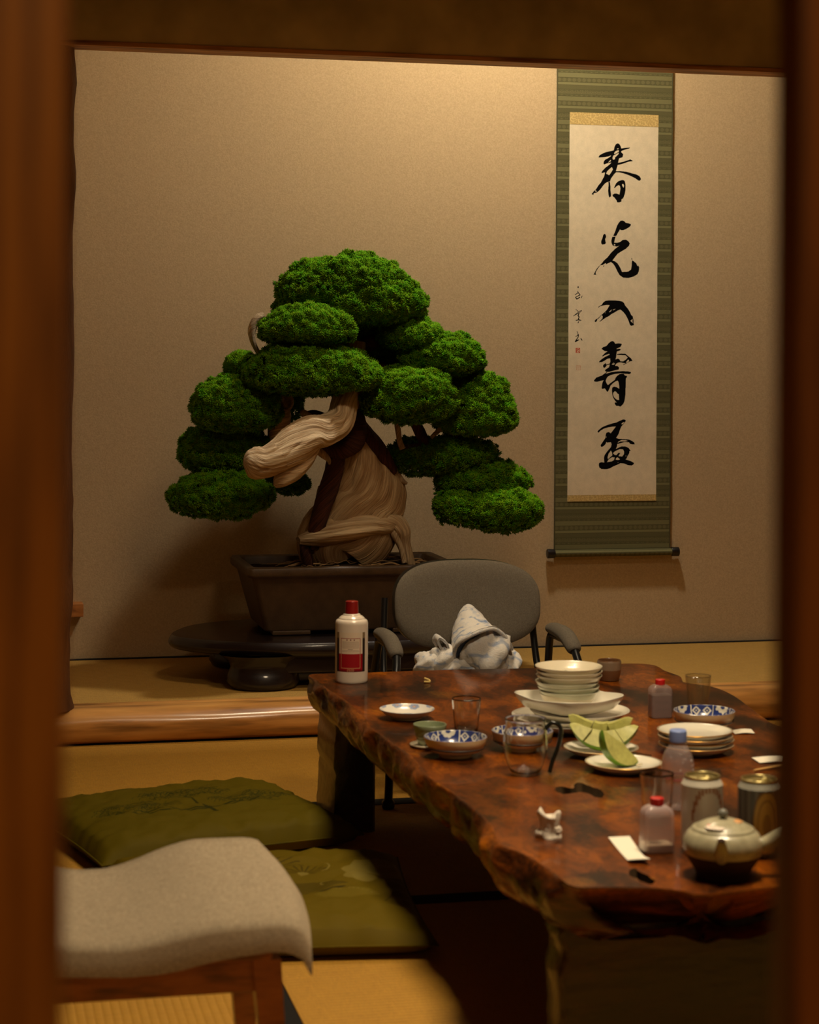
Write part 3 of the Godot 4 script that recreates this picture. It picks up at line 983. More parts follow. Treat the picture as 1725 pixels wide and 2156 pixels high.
func build_foliage(t: Node3D, origin: Vector3) -> void:
	var leaf := mat("juniper_leaf", Color.WHITE, 0.7, 0.15)
	leaf.vertex_color_use_as_albedo = true
	leaf.backlight_enabled = true
	leaf.backlight = Color(0.22, 0.30, 0.03)
	var core := mat("inner_juniper_growth", srgb(86, 134, 18), 0.9, 0.1)
	var tufts := [tuft_mesh(1, 13, 1.25), tuft_mesh(2, 11, 1.1)]
	var lump := FastNoiseLite.new()
	lump.seed = 17
	lump.noise_type = FastNoiseLite.TYPE_CELLULAR
	lump.cellular_return_type = FastNoiseLite.RETURN_DISTANCE
	lump.frequency = 36.0
	lump.fractal_type = FastNoiseLite.FRACTAL_NONE
	var broad := FastNoiseLite.new()
	broad.seed = 9
	broad.frequency = 9.0
	var g := RandomNumberGenerator.new()
	g.seed = 44
	# left, right, top, bottom in the picture; z; half depth; height of the widest level as a share from the top; density; looseness; dome power
	var pads := [
		[576, 893, 534, 684, 0.42, 0.185, 0.80, 1.0, 0.0],
		[542, 750, 640, 724, 0.57, 0.12, 0.72, 1.0, 0.0],
		[512, 798, 720, 830, 0.58, 0.14, 0.68, 1.0, 0.0],
		[792, 930, 660, 738, 0.44, 0.11, 0.66, 1.0, 0.0],
		[838, 1020, 700, 792, 0.46, 0.12, 0.66, 1.0, 0.0],
		[764, 958, 766, 890, 0.53, 0.13, 0.64, 1.0, 0.0],
		[918, 1086, 778, 916, 0.44, 0.13, 0.78, 1.0, 0.0],
		[404, 592, 784, 908, 0.50, 0.13, 0.70, 1.0, 0.0],
		[472, 540, 738, 806, 0.46, 0.08, 0.55, 1.0, 0.0],
		[372, 572, 886, 1000, 0.40, 0.13, 0.62, 1.0, 0.02],
		[361, 572, 985, 1092, 0.46, 0.13, 0.58, 1.0, 0.04],
		[560, 654, 985, 1044, 0.30, 0.07, 0.55, 0.8, 0.4],
		[812, 960, 918, 1006, 0.38, 0.09, 0.50, 0.8, 0.5],
		[870, 1044, 916, 1000, 0.42, 0.10, 0.55, 0.9, 0.4],
		[916, 1112, 962, 1050, 0.42, 0.11, 0.60, 1.0, 0.2],
		[912, 1030, 1026, 1108, 0.48, 0.08, 0.55, 0.8, 0.4],
		[976, 1142, 1022, 1122, 0.50, 0.11, 0.55, 1.0, 0.05],
		[700, 900, 676, 800, 0.30, 0.10, 0.5, 0.8, 0.2],
		[560, 760, 700, 800, 0.34, 0.10, 0.5, 0.8, 0.2],
		[520, 640, 790, 900, 0.30, 0.07, 0.5, 0.7, 0.3],
		[940, 1050, 780, 850, 0.34, 0.09, 0.5, 0.8, 0.2]]
	for k in pads.size():
		var p: Array = pads[k]
		var z: float = p[4]
		var lo := at_z(p[0], p[3], z)
		var hi := at_z(p[1], p[2], z)
		var y_wide: float = lerpf(hi.y, lo.y, p[6])
		var c := Vector3((lo.x + hi.x) * 0.5, y_wide, z)
		var rx := (hi.x - lo.x) * 0.5 - 0.008
		var up := hi.y - y_wide - 0.010
		var dn := y_wide - lo.y - 0.008
		var rz: float = p[5]
		var loose: float = p[8]
		# dark inner growth
		var rows := []
		for i in 13:
			var la := -PI / 2 + PI * i / 12.0
			var row := PackedVector3Array()
			for j in 26:
				var a := TAU * j / 26.0
				var d := Vector3(cos(la) * cos(a), sin(la), cos(la) * sin(a))
				row.append(pad_point(c, d, rx, rz, up, dn, lump, broad, 0.90 - 0.35 * loose) - origin)
			rows.append(row)
		var s := Shape.new()
		s.grid(rows, true)
		var pad := part(t, "foliage_pad", s, core, "clipped cloud of dense green juniper foliage")
		var area := 2.0 * PI * (rx * rz + rx * up + rz * up)
		var n := int(area * 17000.0 * p[7])
		for which in 2:
			var mm := MultiMesh.new()
			mm.transform_format = MultiMesh.TRANSFORM_3D
			mm.use_colors = true
			mm.mesh = tufts[which]
			var cnt := n / 2
			mm.instance_count = cnt
			for i in cnt:
				var d := Vector3(g.randfn(), g.randfn(), g.randfn()).normalized()
				if d.y < -0.2 and g.randf() < 0.55:
					d.y = -d.y
				var depth := 1.0 - (0.05 + 0.45 * loose) * g.randf() * g.randf()
				if loose > 0.1:
					depth += 0.10 * loose * g.randfn()
				var q := pad_point(c, d, rx, rz, up, dn, lump, broad, depth)
				var eps := 0.05
				var t1 := d.cross(Vector3.UP if absf(d.y) < 0.9 else Vector3.RIGHT).normalized()
				var t2 := d.cross(t1)
				var q1 := pad_point(c, (d + t1 * eps).normalized(), rx, rz, up, dn, lump, broad, depth)
				var q2 := pad_point(c, (d + t2 * eps).normalized(), rx, rz, up, dn, lump, broad, depth)
				var nn := (q1 - q).cross(q2 - q).normalized()
				if nn.dot(d) < 0.0:
					nn = -nn
				nn = (nn + Vector3(g.randfn(), g.randfn(), g.randfn()) * 0.22 + Vector3(0, 0.25, 0)).normalized()
				var xa := nn.cross(Vector3(g.randfn(), g.randfn(), g.randfn())).normalized()
				var sc := g.randf_range(0.75, 1.25)
				var bs := Basis(xa, nn, xa.cross(nn)) * Basis.from_scale(Vector3.ONE * sc)
				mm.set_instance_transform(i, Transform3D(bs, q - origin))
				var tone := g.randf_range(0.75, 1.25) * (1.0 + 0.25 * broad.get_noise_3dv(q * 3.0))
				var yel := g.randf()
				mm.set_instance_color(i, Color(0.064 * tone * (1.0 + 1.3 * yel), 0.245 * tone, 0.004 * tone))
			var mi := MultiMeshInstance3D.new()
			mi.name = "leaf_sprays"
			mi.multimesh = mm
			mi.material_override = leaf
			mi.set_meta("kind", "stuff")
			pad.add_child(mi, true)

func pad_point(c: Vector3, d: Vector3, rx: float, rz: float, up: float, dn: float, lump: FastNoiseLite, broad: FastNoiseLite, k: float) -> Vector3:
	var h := up if d.y > 0.0 else dn
	# domes are fuller than ellipsoids, undersides flatter
	var e := d
	if d.y < 0.0:
		var f := sqrt(maxf(0.0, 1.0 - pow(absf(d.y), 2.6)))
		var l := maxf(1e-4, Vector2(d.x, d.z).length())
		e = Vector3(d.x / l * f, d.y, d.z / l * f)
	var q := c + Vector3(e.x * rx, e.y * h, e.z * rz) * k
	var m := 1.0 + 0.10 * broad.get_noise_3dv(q) * 1.6
	var l2 := lump.get_noise_3dv(q)                 # -1 at cell centres
	var r := minf(rx, minf(rz, up + dn))
	var out := Vector3(e.x / rx, e.y / maxf(h, 0.01), e.z / rz).normalized()
	return c + (q - c) * m + out * (-0.5 - l2) * 0.022 * clampf(r / 0.1, 0.5, 1.2)

func build_stand() -> void:
	# oval lacquered stand with swelling legs
	var c := Vector3(1.205, ALCOVE_Y, 0.43)
	var t := thing("display_stand", "low oval black lacquered stand under the bonsai pot", "stand", c)
	var top := Shape.new()
	var rows := []
	var prof := [Vector2(0.70, 0.094), Vector2(0.90, 0.096), Vector2(0.975, 0.102), Vector2(1.0, 0.115), Vector2(0.998, 0.128), Vector2(0.985, 0.139), Vector2(0.96, 0.143), Vector2(0.80, 0.143)]
	prof = smooth_profile(prof, 3)
	for q in prof:
		var row := PackedVector3Array()
		for j in 96:
			var a := TAU * j / 96.0
			var w := 1.0 + 0.02 * sin(3.0 * a + 0.6) + 0.012 * sin(7.0 * a)
			row.append(Vector3(cos(a) * 0.56 * q.x * w, q.y, sin(a) * 0.315 * q.x * w))
		rows.append(row)
	top.grid(rows, true)
	top.fan(rows[0], false)
	top.fan(rows[-1], true)
	part(t, "top", top, M.rosewood)
	for sx in [-1, 1]:
		for sz in [-1, 1]:
			var lr := []
			var lp := [[0.060, 0.060, 0.000], [0.100, 0.086, 0.004], [0.112, 0.092, 0.022], [0.108, 0.082, 0.045], [0.100, 0.074, 0.065], [0.106, 0.08, 0.085], [0.135, 0.095, 0.104]]
			for i in lp.size():
				lr.append(ring(Vector3(sx * 0.29, lp[i][2], sz * 0.215), 1.0, 28, lp[i][0], lp[i][1]))
			var ls := Shape.new()
			ls.grid(lr, true)
			ls.fan(lr[0], false)
			part(t, "leg", ls, M.rosewood)
	part(t, "apron", box(Vector3(0.62, 0.05, 0.012), 0.005, Vector3(0, 0.075, 0.27)), M.rosewood)
	part(t, "apron", box(Vector3(0.62, 0.05, 0.012), 0.005, Vector3(0, 0.075, -0.27)), M.rosewood)
	part(t, "stretcher", box(Vector3(0.50, 0.03, 0.42), 0.005, Vector3(0, 0.03, 0.0)), M.rosewood)

# ---------------------------------------------------------------- the hanging scroll
func ink_pic() -> Pic:
	# the paper panel, 2.5 texels to a picture pixel; strokes are traced in enlargements of the photograph
	var pw := 466
	var ph := 2040
	var base := srgb(214, 194, 160)
	var p := Pic.new(pw, ph, base)
	var nz := FastNoiseLite.new()
	nz.seed = 6
	nz.frequency = 0.02
	nz.fractal_octaves = 3
	var fz := FastNoiseLite.new()
	fz.seed = 12
	fz.frequency = 0.6
	fz.noise_type = FastNoiseLite.TYPE_VALUE
	for y in ph:
		for x in pw:
			var v := 1.0 + 0.035 * nz.get_noise_2d(x, y * 0.8) + 0.05 * fz.get_noise_2d(x, y)
			p.im.set_pixel(x, y, Color(base.r * v, base.g * v, base.b * v))
	var ink := Color(0.045, 0.036, 0.035)
	# [top row of the enlargement, [filled outlines], [holes]]
	var chars := [
		[290, [
			[820,310,830,250,860,190,900,158,930,155,965,175,1000,230,1020,290,1018,400,1075,460,1055,540,955,575,930,690,915,770,890,850,870,930,880,960,830,1000,780,1070,730,1140,705,1220,655,1230,600,1250,560,1280,500,1350,460,1410,400,1480,330,1535,270,1545,240,1570,250,1605,190,1575,240,1510,320,1430,380,1330,450,1250,490,1170,540,1080,560,990,565,965,470,990,465,960,500,910,570,840,650,780,720,720,740,690,620,715,540,745,520,720,530,660,570,610,650,570,730,510,735,490,660,520,540,540,390,552,385,530,420,480,560,410,680,380,810,350],
			[1010,300,1120,280,1270,268,1250,295,1130,325,1020,370,1010,330],
			[920,700,1000,685,1100,660,1210,625,1270,600,1335,630,1340,650,1220,665,1100,710,1000,740,910,760],
			[870,935,1000,930,1150,945,1300,985,1450,1025,1520,1060,1565,1120,1570,1165,1540,1195,1500,1190,1400,1120,1250,1050,1080,990,960,965,880,965],
			[660,1235,700,1235,715,1350,720,1500,735,1580,730,1640,685,1670,665,1600,652,1480,665,1320],
			[820,1410,830,1360,880,1260,950,1205,1040,1180,1095,1185,1120,1220,1140,1310,1140,1450,1120,1560,1085,1660,1065,1695,1025,1720,1025,1780,960,1805,905,1800,890,1750,830,1670,780,1630,775,1590,830,1560,900,1560,970,1585,985,1500,995,1420,985,1350,950,1320,890,1350,840,1400]],
			[[820,440,830,400,880,360,950,345,955,385,900,420,830,460], [885,318,920,295,945,292,940,315], [790,500,850,470,950,410,945,450,890,510,850,540,840,600,790,615,770,570], [595,1005,620,940,700,860,755,820,785,880,760,930,715,1000,680,1045], [645,695,710,620,735,625,720,660], [1035,1300,1070,1285,1100,1320,1090,1395,1055,1360], [285,1470,310,1465,335,1510,310,1520]]],
		[455, [
			[795,550,850,420,900,270,950,180,1000,130,1050,120,1100,140,1145,185,1230,200,1285,220,1290,250,1250,300,1150,360,1070,390,1010,390,985,365,940,440,875,555],
			[770,580,860,570,840,640,820,740,900,745,980,725,1060,665,1150,655,1220,700,1258,760,1240,820,1150,910,1030,980,920,1050,850,1140,775,1240,850,1265,920,1320,990,1430,1045,1555,1150,1555,1230,1540,1300,1490,1315,1400,1325,1240,1350,1240,1420,1295,1500,1370,1530,1430,1520,1530,1480,1620,1380,1680,1230,1725,1080,1715,980,1650,920,1550,860,1420,800,1330,735,1280,600,1345,590,1310,500,1365,440,1370,380,1450,330,1530,305,1590,325,1645,285,1635,250,1645,280,1580,320,1500,380,1420,480,1320,540,1240,640,1150,740,1020,840,920,970,820,900,850,830,835,780,820,750,760,740,700,750,640],
			[515,530,540,497,570,500,595,560,590,600,568,640,575,700,590,750,560,785,490,797,462,760,458,700,490,620],
			[510,1395,555,1375,530,1415], [1310,1170,1325,1160,1330,1215,1318,1220]],
			[[810,790,830,775,860,800,830,825], [1450,1330,1480,1330,1500,1380,1480,1395]]],
		[615, [
			[370,455,390,410,440,375,480,355,520,290,580,245,640,235,790,230,960,240,1050,260,1100,300,1130,370,1200,450,1260,540,1300,630,1355,685,1350,740,1280,800,1350,865,1375,920,1310,940,1270,915,1240,820,1200,730,1140,620,1070,540,1000,485,930,510,830,570,740,620,680,670,600,710,510,770,430,830,420,820,500,740,510,680,480,640,400,730,355,765,345,810,310,840,280,810,320,760,380,730,480,630,560,560,620,500,670,420,700,360,600,360,500,378,440,395,395,425],
			[1350,720,1365,740,1370,860,1385,925,1360,900,1340,800]],
			[[680,550,740,500,770,480,740,530,700,565], [790,490,870,460,840,490,795,512], [565,580,595,565,580,590]]],
		[710, [
			[470,325,520,275,610,245,680,160,740,115,790,105,830,135,855,185,940,170,1030,180,1040,205,1000,270,890,320,900,335,960,318,1005,330,1005,360,900,400,888,470,880,560,860,620,930,595,975,620,1000,670,1080,670,1160,620,1205,560,1150,505,1000,495,900,490,900,470,1020,455,1140,460,1210,520,1300,590,1340,660,1270,670,1180,720,1090,775,1075,765,1150,725,1100,720,1000,700,930,710,880,740,850,800,920,805,965,850,950,900,880,915,780,940,700,965,610,965,570,940,590,900,680,840,705,760,620,780,590,830,550,860,520,830,520,780,590,720,605,765,705,730,720,680,715,590,640,600,550,660,480,695,405,700,410,675,480,610,580,545,700,490,690,460,600,490,500,540,490,520,560,450,640,395,560,385],
			[265,1210,330,1130,420,1095,500,1065,620,1015,750,975,900,955,1050,948,1200,950,1290,970,1300,995,1260,1025,1150,1020,1000,1005,850,1025,720,1060,640,1110,610,1170,590,1220,620,1290,655,1340,740,1270,850,1190,870,1130,920,1070,990,1025,1090,1020,1130,1070,1190,1080,1180,1120,1155,1150,1150,1400,1145,1600,1120,1780,1080,1870,1030,1915,1000,1940,960,1920,890,1915,850,1870,850,1820,900,1820,860,1780,800,1680,780,1600,770,1500,775,1410,830,1380,900,1395,970,1440,970,1350,950,1250,930,1210,890,1220,800,1280,730,1350,700,1430,665,1510,635,1525,600,1470,570,1430,500,1445,480,1420,495,1310,510,1250,540,1200,450,1220,350,1248,280,1240],
			[460,1090,540,1030,620,975,630,990,520,1085]],
			[[1150,700,1215,620,1245,640,1240,670,1180,715], [755,760,830,690,800,740,845,720,830,765,800,770], [800,1560,840,1510,880,1515,920,1570,960,1590,970,1750,930,1755,880,1730,830,1680,800,1610]]],
		[870, [
			[365,520,400,470,500,390,640,330,800,280,900,255,1000,205,1080,172,1130,175,1158,205,1120,270,1030,370,990,470,950,590,885,690,960,715,1100,720,1250,735,1330,770,1395,815,1408,865,1360,870,1280,855,1250,810,1120,805,1010,835,925,862,930,830,1010,790,1130,790,1220,775,1150,748,1030,750,950,790,920,860,910,930,880,1000,960,960,1050,925,1150,930,1240,970,1280,1030,1300,1045,1260,1060,1260,1110,1210,1190,1180,1260,1150,1290,1230,1315,1310,1340,1390,1390,1370,1430,1320,1460,1220,1450,1120,1405,1010,1395,920,1440,800,1490,720,1540,620,1565,480,1560,420,1520,405,1450,415,1390,480,1370,560,1380,550,1250,570,1170,640,1070,700,1000,745,950,765,870,745,810,640,820,620,800,590,870,540,920,500,940,470,940,455,895,500,830,560,740,590,690,600,590,620,545,680,525,740,560,800,480,880,370,780,375,640,400,540,435,450,490,400,545]],
			[[1030,310,1050,270,1110,245,1120,260,1080,300], [835,1080,900,1040,1000,1000,1080,1010,1110,1060,1110,1140,1060,1210,1010,1205,950,1200,1005,1110,950,1110,900,1170,860,1170,800,1120], [650,1230,680,1130,745,1040,780,1110,780,1180,700,1250,660,1290], [630,1370,680,1290,770,1230,850,1230,830,1310,770,1345], [875,1300,890,1250,930,1230,1000,1290,940,1305], [600,660,625,650,615,690], [1150,1190,1170,1170,1170,1215], [930,1370,950,1375,940,1395]]]]
	for c in chars:
		for o in c[1]:
			p.poly(ink_outline(o, c[0]), ink)
		for o in c[2]:
			p.poly(ink_outline(o, c[0]), base)
	# small signature
	var sig := [
		[237,102,14, 237,118,13], [228,200,6, 240,235,9, 205,260,8, 170,285,7], [240,235,8, 285,290,9, 240,310,8, 180,345,9], [180,345,10, 210,385,12, 275,345,10], [330,315,7, 312,360,6],
		[190,628,5, 240,670,6, 245,690,4], [325,650,6, 280,665,6, 210,720,7, 135,780,6], [325,650,5, 290,690,5, 230,725,5, 150,770,5], [260,720,10, 240,770,12, 265,800,9, 245,850,10], [195,880,9, 250,870,9, 305,878,9], [255,840,7, 270,880,7], [255,910,8, 238,940,9],
		[215,1140,6, 235,1180,6, 235,1210,6], [185,1260,6, 250,1215,9, 240,1270,9, 200,1330,9, 175,1375,11], [175,1375,12, 215,1350,16, 255,1335,9], [305,1305,8, 330,1340,11]]
	for s in sig:
		var pts := []
		for i in range(0, s.size(), 3):
			var q := paper_uv(1195.0 + s[i] / 11.05, 595.0 + s[i + 1] / 11.05)
			pts.append(Vector3(q.x, q.y, s[i + 2] / 11.05 * 2.5))
		p.stroke(pts, ink)
	# two red seals, the lower one faint
	var g := RandomNumberGenerator.new()
	g.seed = 2
	for k in 2:
		var a := paper_uv(1195.0 + [188, 200][k] / 11.05, 595.0 + [1522, 1928][k] / 11.05)
		var red := srgb(186, 62, 34) if k == 0 else srgb(196, 104, 66)
		for y in 26:
			for x in 23:
				var edge := x < 2 or y < 2 or x > 20 or y > 23
				var on := edge or (int(x / 3) * 7 + int(y / 3) * 5 + int(x / 5) * int(y / 4)) % 5 < (3 if k == 0 else 2)
				if on and g.randf() < (0.95 if k == 0 else 0.55):
					p.put(int(a.x) + x, int(a.y) + y, red, 0.9 if k == 0 else 0.7)
	return p

func paper_uv(px: float, py: float) -> Vector2:
	var t := (py - 238.0) / 817.0
	var l := lerpf(1198.3, 1195.2, t)
	var w := lerpf(187.5, 185.8, t)
	var sx := (px - l) / w
	var top := lerpf(236.2, 241.7, sx)
	var bot := lerpf(1056.3, 1053.5, sx)
	return Vector2(sx * 466.0, (py - top) / (bot - top) * 2040.0)

func ink_outline(o: Array, top: float) -> PackedVector2Array:
	var r := PackedVector2Array()
	for i in range(0, o.size(), 2):
		r.append(paper_uv(1230.0 + o[i] / 13.27, top + o[i + 1] / 13.27))
	return r

func brocade() -> ImageTexture:
	# one repeat: 36 mm wide, 82 mm high; plain band, roundel band, line, scroll-leaf band
	var w := 160
	var h := 364
	var dark := srgb(84, 78, 48)
	var lite := srgb(114, 107, 70)
	var mid := srgb(101, 94, 60)
	var p := Pic.new(w, h, dark)
	p.rect(0, 0, w, 70, lite)
	for y in range(0, 70, 4):
		p.rect(0, y, w, 1, mid)
	for x in range(0, w, 3):
		p.rect(x, 0, 1, 70, mid, 0.5)
	p.rect(0, 70, w, 3, srgb(58, 50, 22))
	for k in 2:
		var c := Vector2(40 + 80 * k, 108)
		p.circle(c, 24, 4, lite)
		p.circle(c, 13, 4, lite)
		p.disc(c, 5, lite)
		p.circle(c + Vector2(40, 0), 10, 3, mid, 1.0, PI * 0.5, PI * 1.5)
		for j in 6:
			p.disc(c + Vector2(30 + (j % 2) * 20, -24 + j * 9), 2.5, mid)
	p.rect(0, 144, w, 3, srgb(58, 50, 22))
	p.rect(0, 147, w, 38, lite)
	p.rect(0, 185, w, 3, srgb(58, 50, 22))
	for y in range(190, 250, 5):
		for x in range(0, w, 5):
			if (x / 5 + y / 5) % 2 == 0:
				p.disc(Vector2(x, y), 1.8, mid)
	for k in 2:
		var c := Vector2(40 + 80 * k, 320)
		for j in 5:
			p.circle(c + Vector2(0, 6), 10.0 + j * 8.0, 3.0, lite if j % 2 == 0 else mid, 1.0, PI * 1.02, PI * 1.98)
		p.circle(c + Vector2(-32, 20), 12, 3, lite, 1.0, 0.0, PI)
		p.circle(c + Vector2(32, 20), 12, 3, lite, 1.0, 0.0, PI)
		p.circle(c + Vector2(-22, -40), 12, 3, lite, 1.0, PI * 0.3, PI * 1.7)
		p.circle(c + Vector2(22, -40), 12, 3, lite, 1.0, -PI * 0.7, PI * 0.7)
	p.rect(0, 360, w, 4, srgb(58, 50, 22))
	return p.tex()

func panel_xy(x0: float, y0: float, x1: float, y1: float, z: float, th: float, bow: float, uvs: Vector2, n := 24) -> Shape:
	# hanging sheet facing +z, slightly wavy
	var s := Shape.new()
	var f := []
	var b := []
	for i in n + 1:
		var y := lerpf(y1, y0, float(i) / n)
		var rf := PackedVector3Array()
		var rb := PackedVector3Array()
		for j in 9:
			var u := j / 8.0
			var zz := z + bow * (0.5 * sin(y * 13.0) + 0.5 * sin(y * 29.0 + u * 2.0))
			rf.append(Vector3(lerpf(x0, x1, u), y, zz))
			rb.append(Vector3(lerpf(x0, x1, u), y, zz - th))
		f.append(rf)
		b.append(rb)
	s.grid(f, false, false)
	for i in n + 1:
		for j in 9:
			s.uv[i * 9 + j] = Vector2(j / 8.0 * uvs.x, float(i) / n * uvs.y)
	s.grid(b, false, true)
	return s

func build_scroll() -> void:
	var x0 := 2.026
	var x1 := 2.452
	var top := 2.34
	var bot := 0.425
	var o := Vector3((x0 + x1) * 0.5, bot, 0.0)
	var t := thing("hanging_scroll", "tall calligraphy scroll in green brocade with five black brush characters on the wall", "scroll", o)
	var bt := mat("green_brocade", Color.WHITE, 0.85, 0.25)
	bt.albedo_texture = brocade()
	relief(bt, M.bump, 0.01)
	var gold := mat("gold_silk_strip", srgb(222, 190, 122), 0.6, 0.4)
	gold.albedo_texture = noise_tex(0.05, 3, Color(0.72, 0.68, 0.6), Color.WHITE, 256, 15, FastNoiseLite.TYPE_CELLULAR)
	var paper := mat("ink_on_paper", Color.WHITE, 0.9, 0.15)
	paper.albedo_texture = ink_pic().tex()
	paper.texture_repeat = false
	var px0 := 2.0735
	var px1 := 2.3985
	var py1 := 1.957
	var py0 := 0.604
	part(t, "brocade_mount", panel_xy(x0, bot, x1, top, 0.0135, 0.0015, 0.0012, Vector2((x1 - x0) / 0.036, (top - bot) / 0.082), 60).shift(-o), bt)
	part(t, "paper", panel_xy(px0, py0, px1, py1, 0.0147, 0.0008, 0.0012, Vector2.ONE, 60).shift(-o), paper, "pale paper with five black brushed characters and red seals")
	part(t, "gold_strip", panel_xy(px0, py1 - 0.042, px1, py1, 0.0153, 0.0003, 0.0012, Vector2(4, 0.5), 4).shift(-o), gold)
	part(t, "gold_strip", panel_xy(px0, py0, px1, py0 + 0.022, 0.0153, 0.0003, 0.0012, Vector2(4, 0.25), 4).shift(-o), gold)
	var edge := mat("dark_brocade_edge", srgb(70, 62, 28), 0.85)
	for x in [x0 + 0.002, x1 - 0.002]:
		part(t, "edge_strip", panel_xy(x - 0.002, bot, x + 0.002, top, 0.0150, 0.0005, 0.0012, Vector2.ONE, 60).shift(-o), edge)
	# roller: cloth wrapped rod with dark knobs
	var roll := lathe([Vector2(0.0125, 0.0), Vector2(0.0125, x1 - x0)], 28, 2.2)
	for i in roll.uv.size():
		roll.uv[i] = Vector2(roll.uv[i].y * (x1 - x0) / 0.036, roll.uv[i].x * 0.5 + 0.1)
	var rl := part(t, "roller", roll, bt)
	rl.rotation = Vector3(0, 0, -PI / 2)
	rl.position = Vector3(x0 - o.x, 0.0, 0.0255)
	var knob := mat("dark_lacquer_knob", srgb(24, 18, 16), 0.3, 0.5)
	for sg in [-1, 1]:
		var k := part(t, "roller_knob", lathe([Vector2(0, 0), Vector2(0.012, 0), Vector2(0.0155, 0.002), Vector2(0.0165, 0.026), Vector2(0.0150, 0.0275), Vector2(0, 0.0275)], 24), knob)
		k.rotation = Vector3(0, 0, -PI / 2 * sg)
		k.position = Vector3((x1 - x0) * 0.5 * sg, 0.0, 0.0255)
	# top rod, cord and hook, hidden behind the lintel
	part(t, "top_rod", tube([Vector3(x0, top, 0.016), Vector3(x1, top, 0.016)], 0.006, 10).shift(-o), knob)
	part(t, "cord", tube([Vector3(x0 + 0.12, top + 0.004, 0.018), Vector3((x0 + x1) / 2, top + 0.06, 0.018), Vector3(x1 - 0.12, top + 0.004, 0.018)], 0.0016, 6).shift(-o), edge)
	part(t, "hook", tube([Vector3((x0 + x1) / 2, top + 0.06, -0.005), Vector3((x0 + x1) / 2, top + 0.06, 0.025), Vector3((x0 + x1) / 2, top + 0.068, 0.026)], 0.0018, 6).shift(-o), M.black_metal)

# ---------------------------------------------------------------- the burl table
func burl_texture() -> Array:
	# the figure is stretched along the slab: made at half length, read twice as long
	var w := 900
	var h := 1900
	var p := Image.create(w, h, false, Image.FORMAT_RGB8)
	var a := FastNoiseLite.new()
	a.seed = 5
	a.frequency = 0.0030
	a.fractal_octaves = 5
	a.fractal_gain = 0.55
	a.domain_warp_enabled = true
	a.domain_warp_amplitude = 150.0
	a.domain_warp_frequency = 0.005
	a.domain_warp_fractal_octaves = 4
	var im_a := a.get_image(w, h / 2, false, false, true)
	var b := FastNoiseLite.new()
	b.seed = 19
	b.frequency = 0.006
	b.fractal_octaves = 5
	b.domain_warp_enabled = true
	b.domain_warp_amplitude = 80.0
	b.domain_warp_frequency = 0.012
	var im_b := b.get_image(w, h / 2, false, false, true)
	im_a.resize(w, h, Image.INTERPOLATE_CUBIC)
	im_b.resize(w, h, Image.INTERPOLATE_CUBIC)
	var c := FastNoiseLite.new()
	c.seed = 23
	c.frequency = 0.06
	c.fractal_octaves = 4
	var im_c := c.get_image(w, h, false, false, true)
	var ra := im_a.get_data()
	var rb := im_b.get_data()
	var rc := im_c.get_data()
	var light := srgb(226, 138, 14)
	var midc := srgb(144, 78, 6)
	var dark := srgb(52, 27, 4)
	var pale := srgb(204, 150, 58)
	for y in h:
		for x in w:
			var k := y * w + x
			var va := ra[k] / 255.0
			var vb := rb[k] / 255.0
			var vc := rc[k] / 255.0
			var lines := 0.5 + 0.5 * sin(va * 52.0 + vb * 6.0)
			var broad := smoothstep(0.2, 0.8, va)
			var col := dark.lerp(midc, smoothstep(0.16, 0.58, vb * 0.7 + broad * 0.3 + (vc - 0.5) * 0.22))
			col = col.lerp(light, smoothstep(0.45, 0.85, vb * 0.55 + va * 0.45) * (0.55 + 0.45 * lines))
			col = col.lerp(dark, 0.30 * pow(1.0 - lines, 3.0))
			col = col.lerp(pale, 0.6 * smoothstep(0.80, 0.93, vb) * lines)
			p.set_pixel(x, y, col)
	# lighter decayed sapwood: by the hollow, near the far edge and at the near end
	for q in [[935, 1462, 0.035, 0.06], [1210, 1640, 0.07, 0.10], [1300, 1690, 0.05, 0.03], [1200, 1700, 0.05, 0.03], [1365, 1850, 0.035, 0.03], [1215, 1858, 0.03, 0.03], [1250, 1600, 0.05, 0.05]]:
		var tp := on_table(q[0], q[1])
		var tc := table_uv(tp)
		for y in range(int((tc.y - q[3] / 2.1) * h), int((tc.y + q[3] / 2.1) * h)):
			for x in range(int((tc.x - q[2]) * w), int((tc.x + q[2]) * w)):
				if x < 0 or y < 0 or x >= w or y >= h:
					continue
				var k := y * w + x
				var d := Vector2((float(x) / w - tc.x) / q[2], (float(y) / h - tc.y) * 2.1 / q[3]).length()
				var m := smoothstep(0.95, 0.45, d + 1.1 * (rb[k] / 255.0 - 0.5) + 0.5 * (rc[k] / 255.0 - 0.5))
				if m > 0.0:
					p.set_pixel(x, y, p.get_pixel(x, y).lerp(srgb(206, 158, 56), 0.6 * m * (0.6 + 0.4 * sin(ra[k] * 0.35))))
	return [ImageTexture.create_from_image(p)]

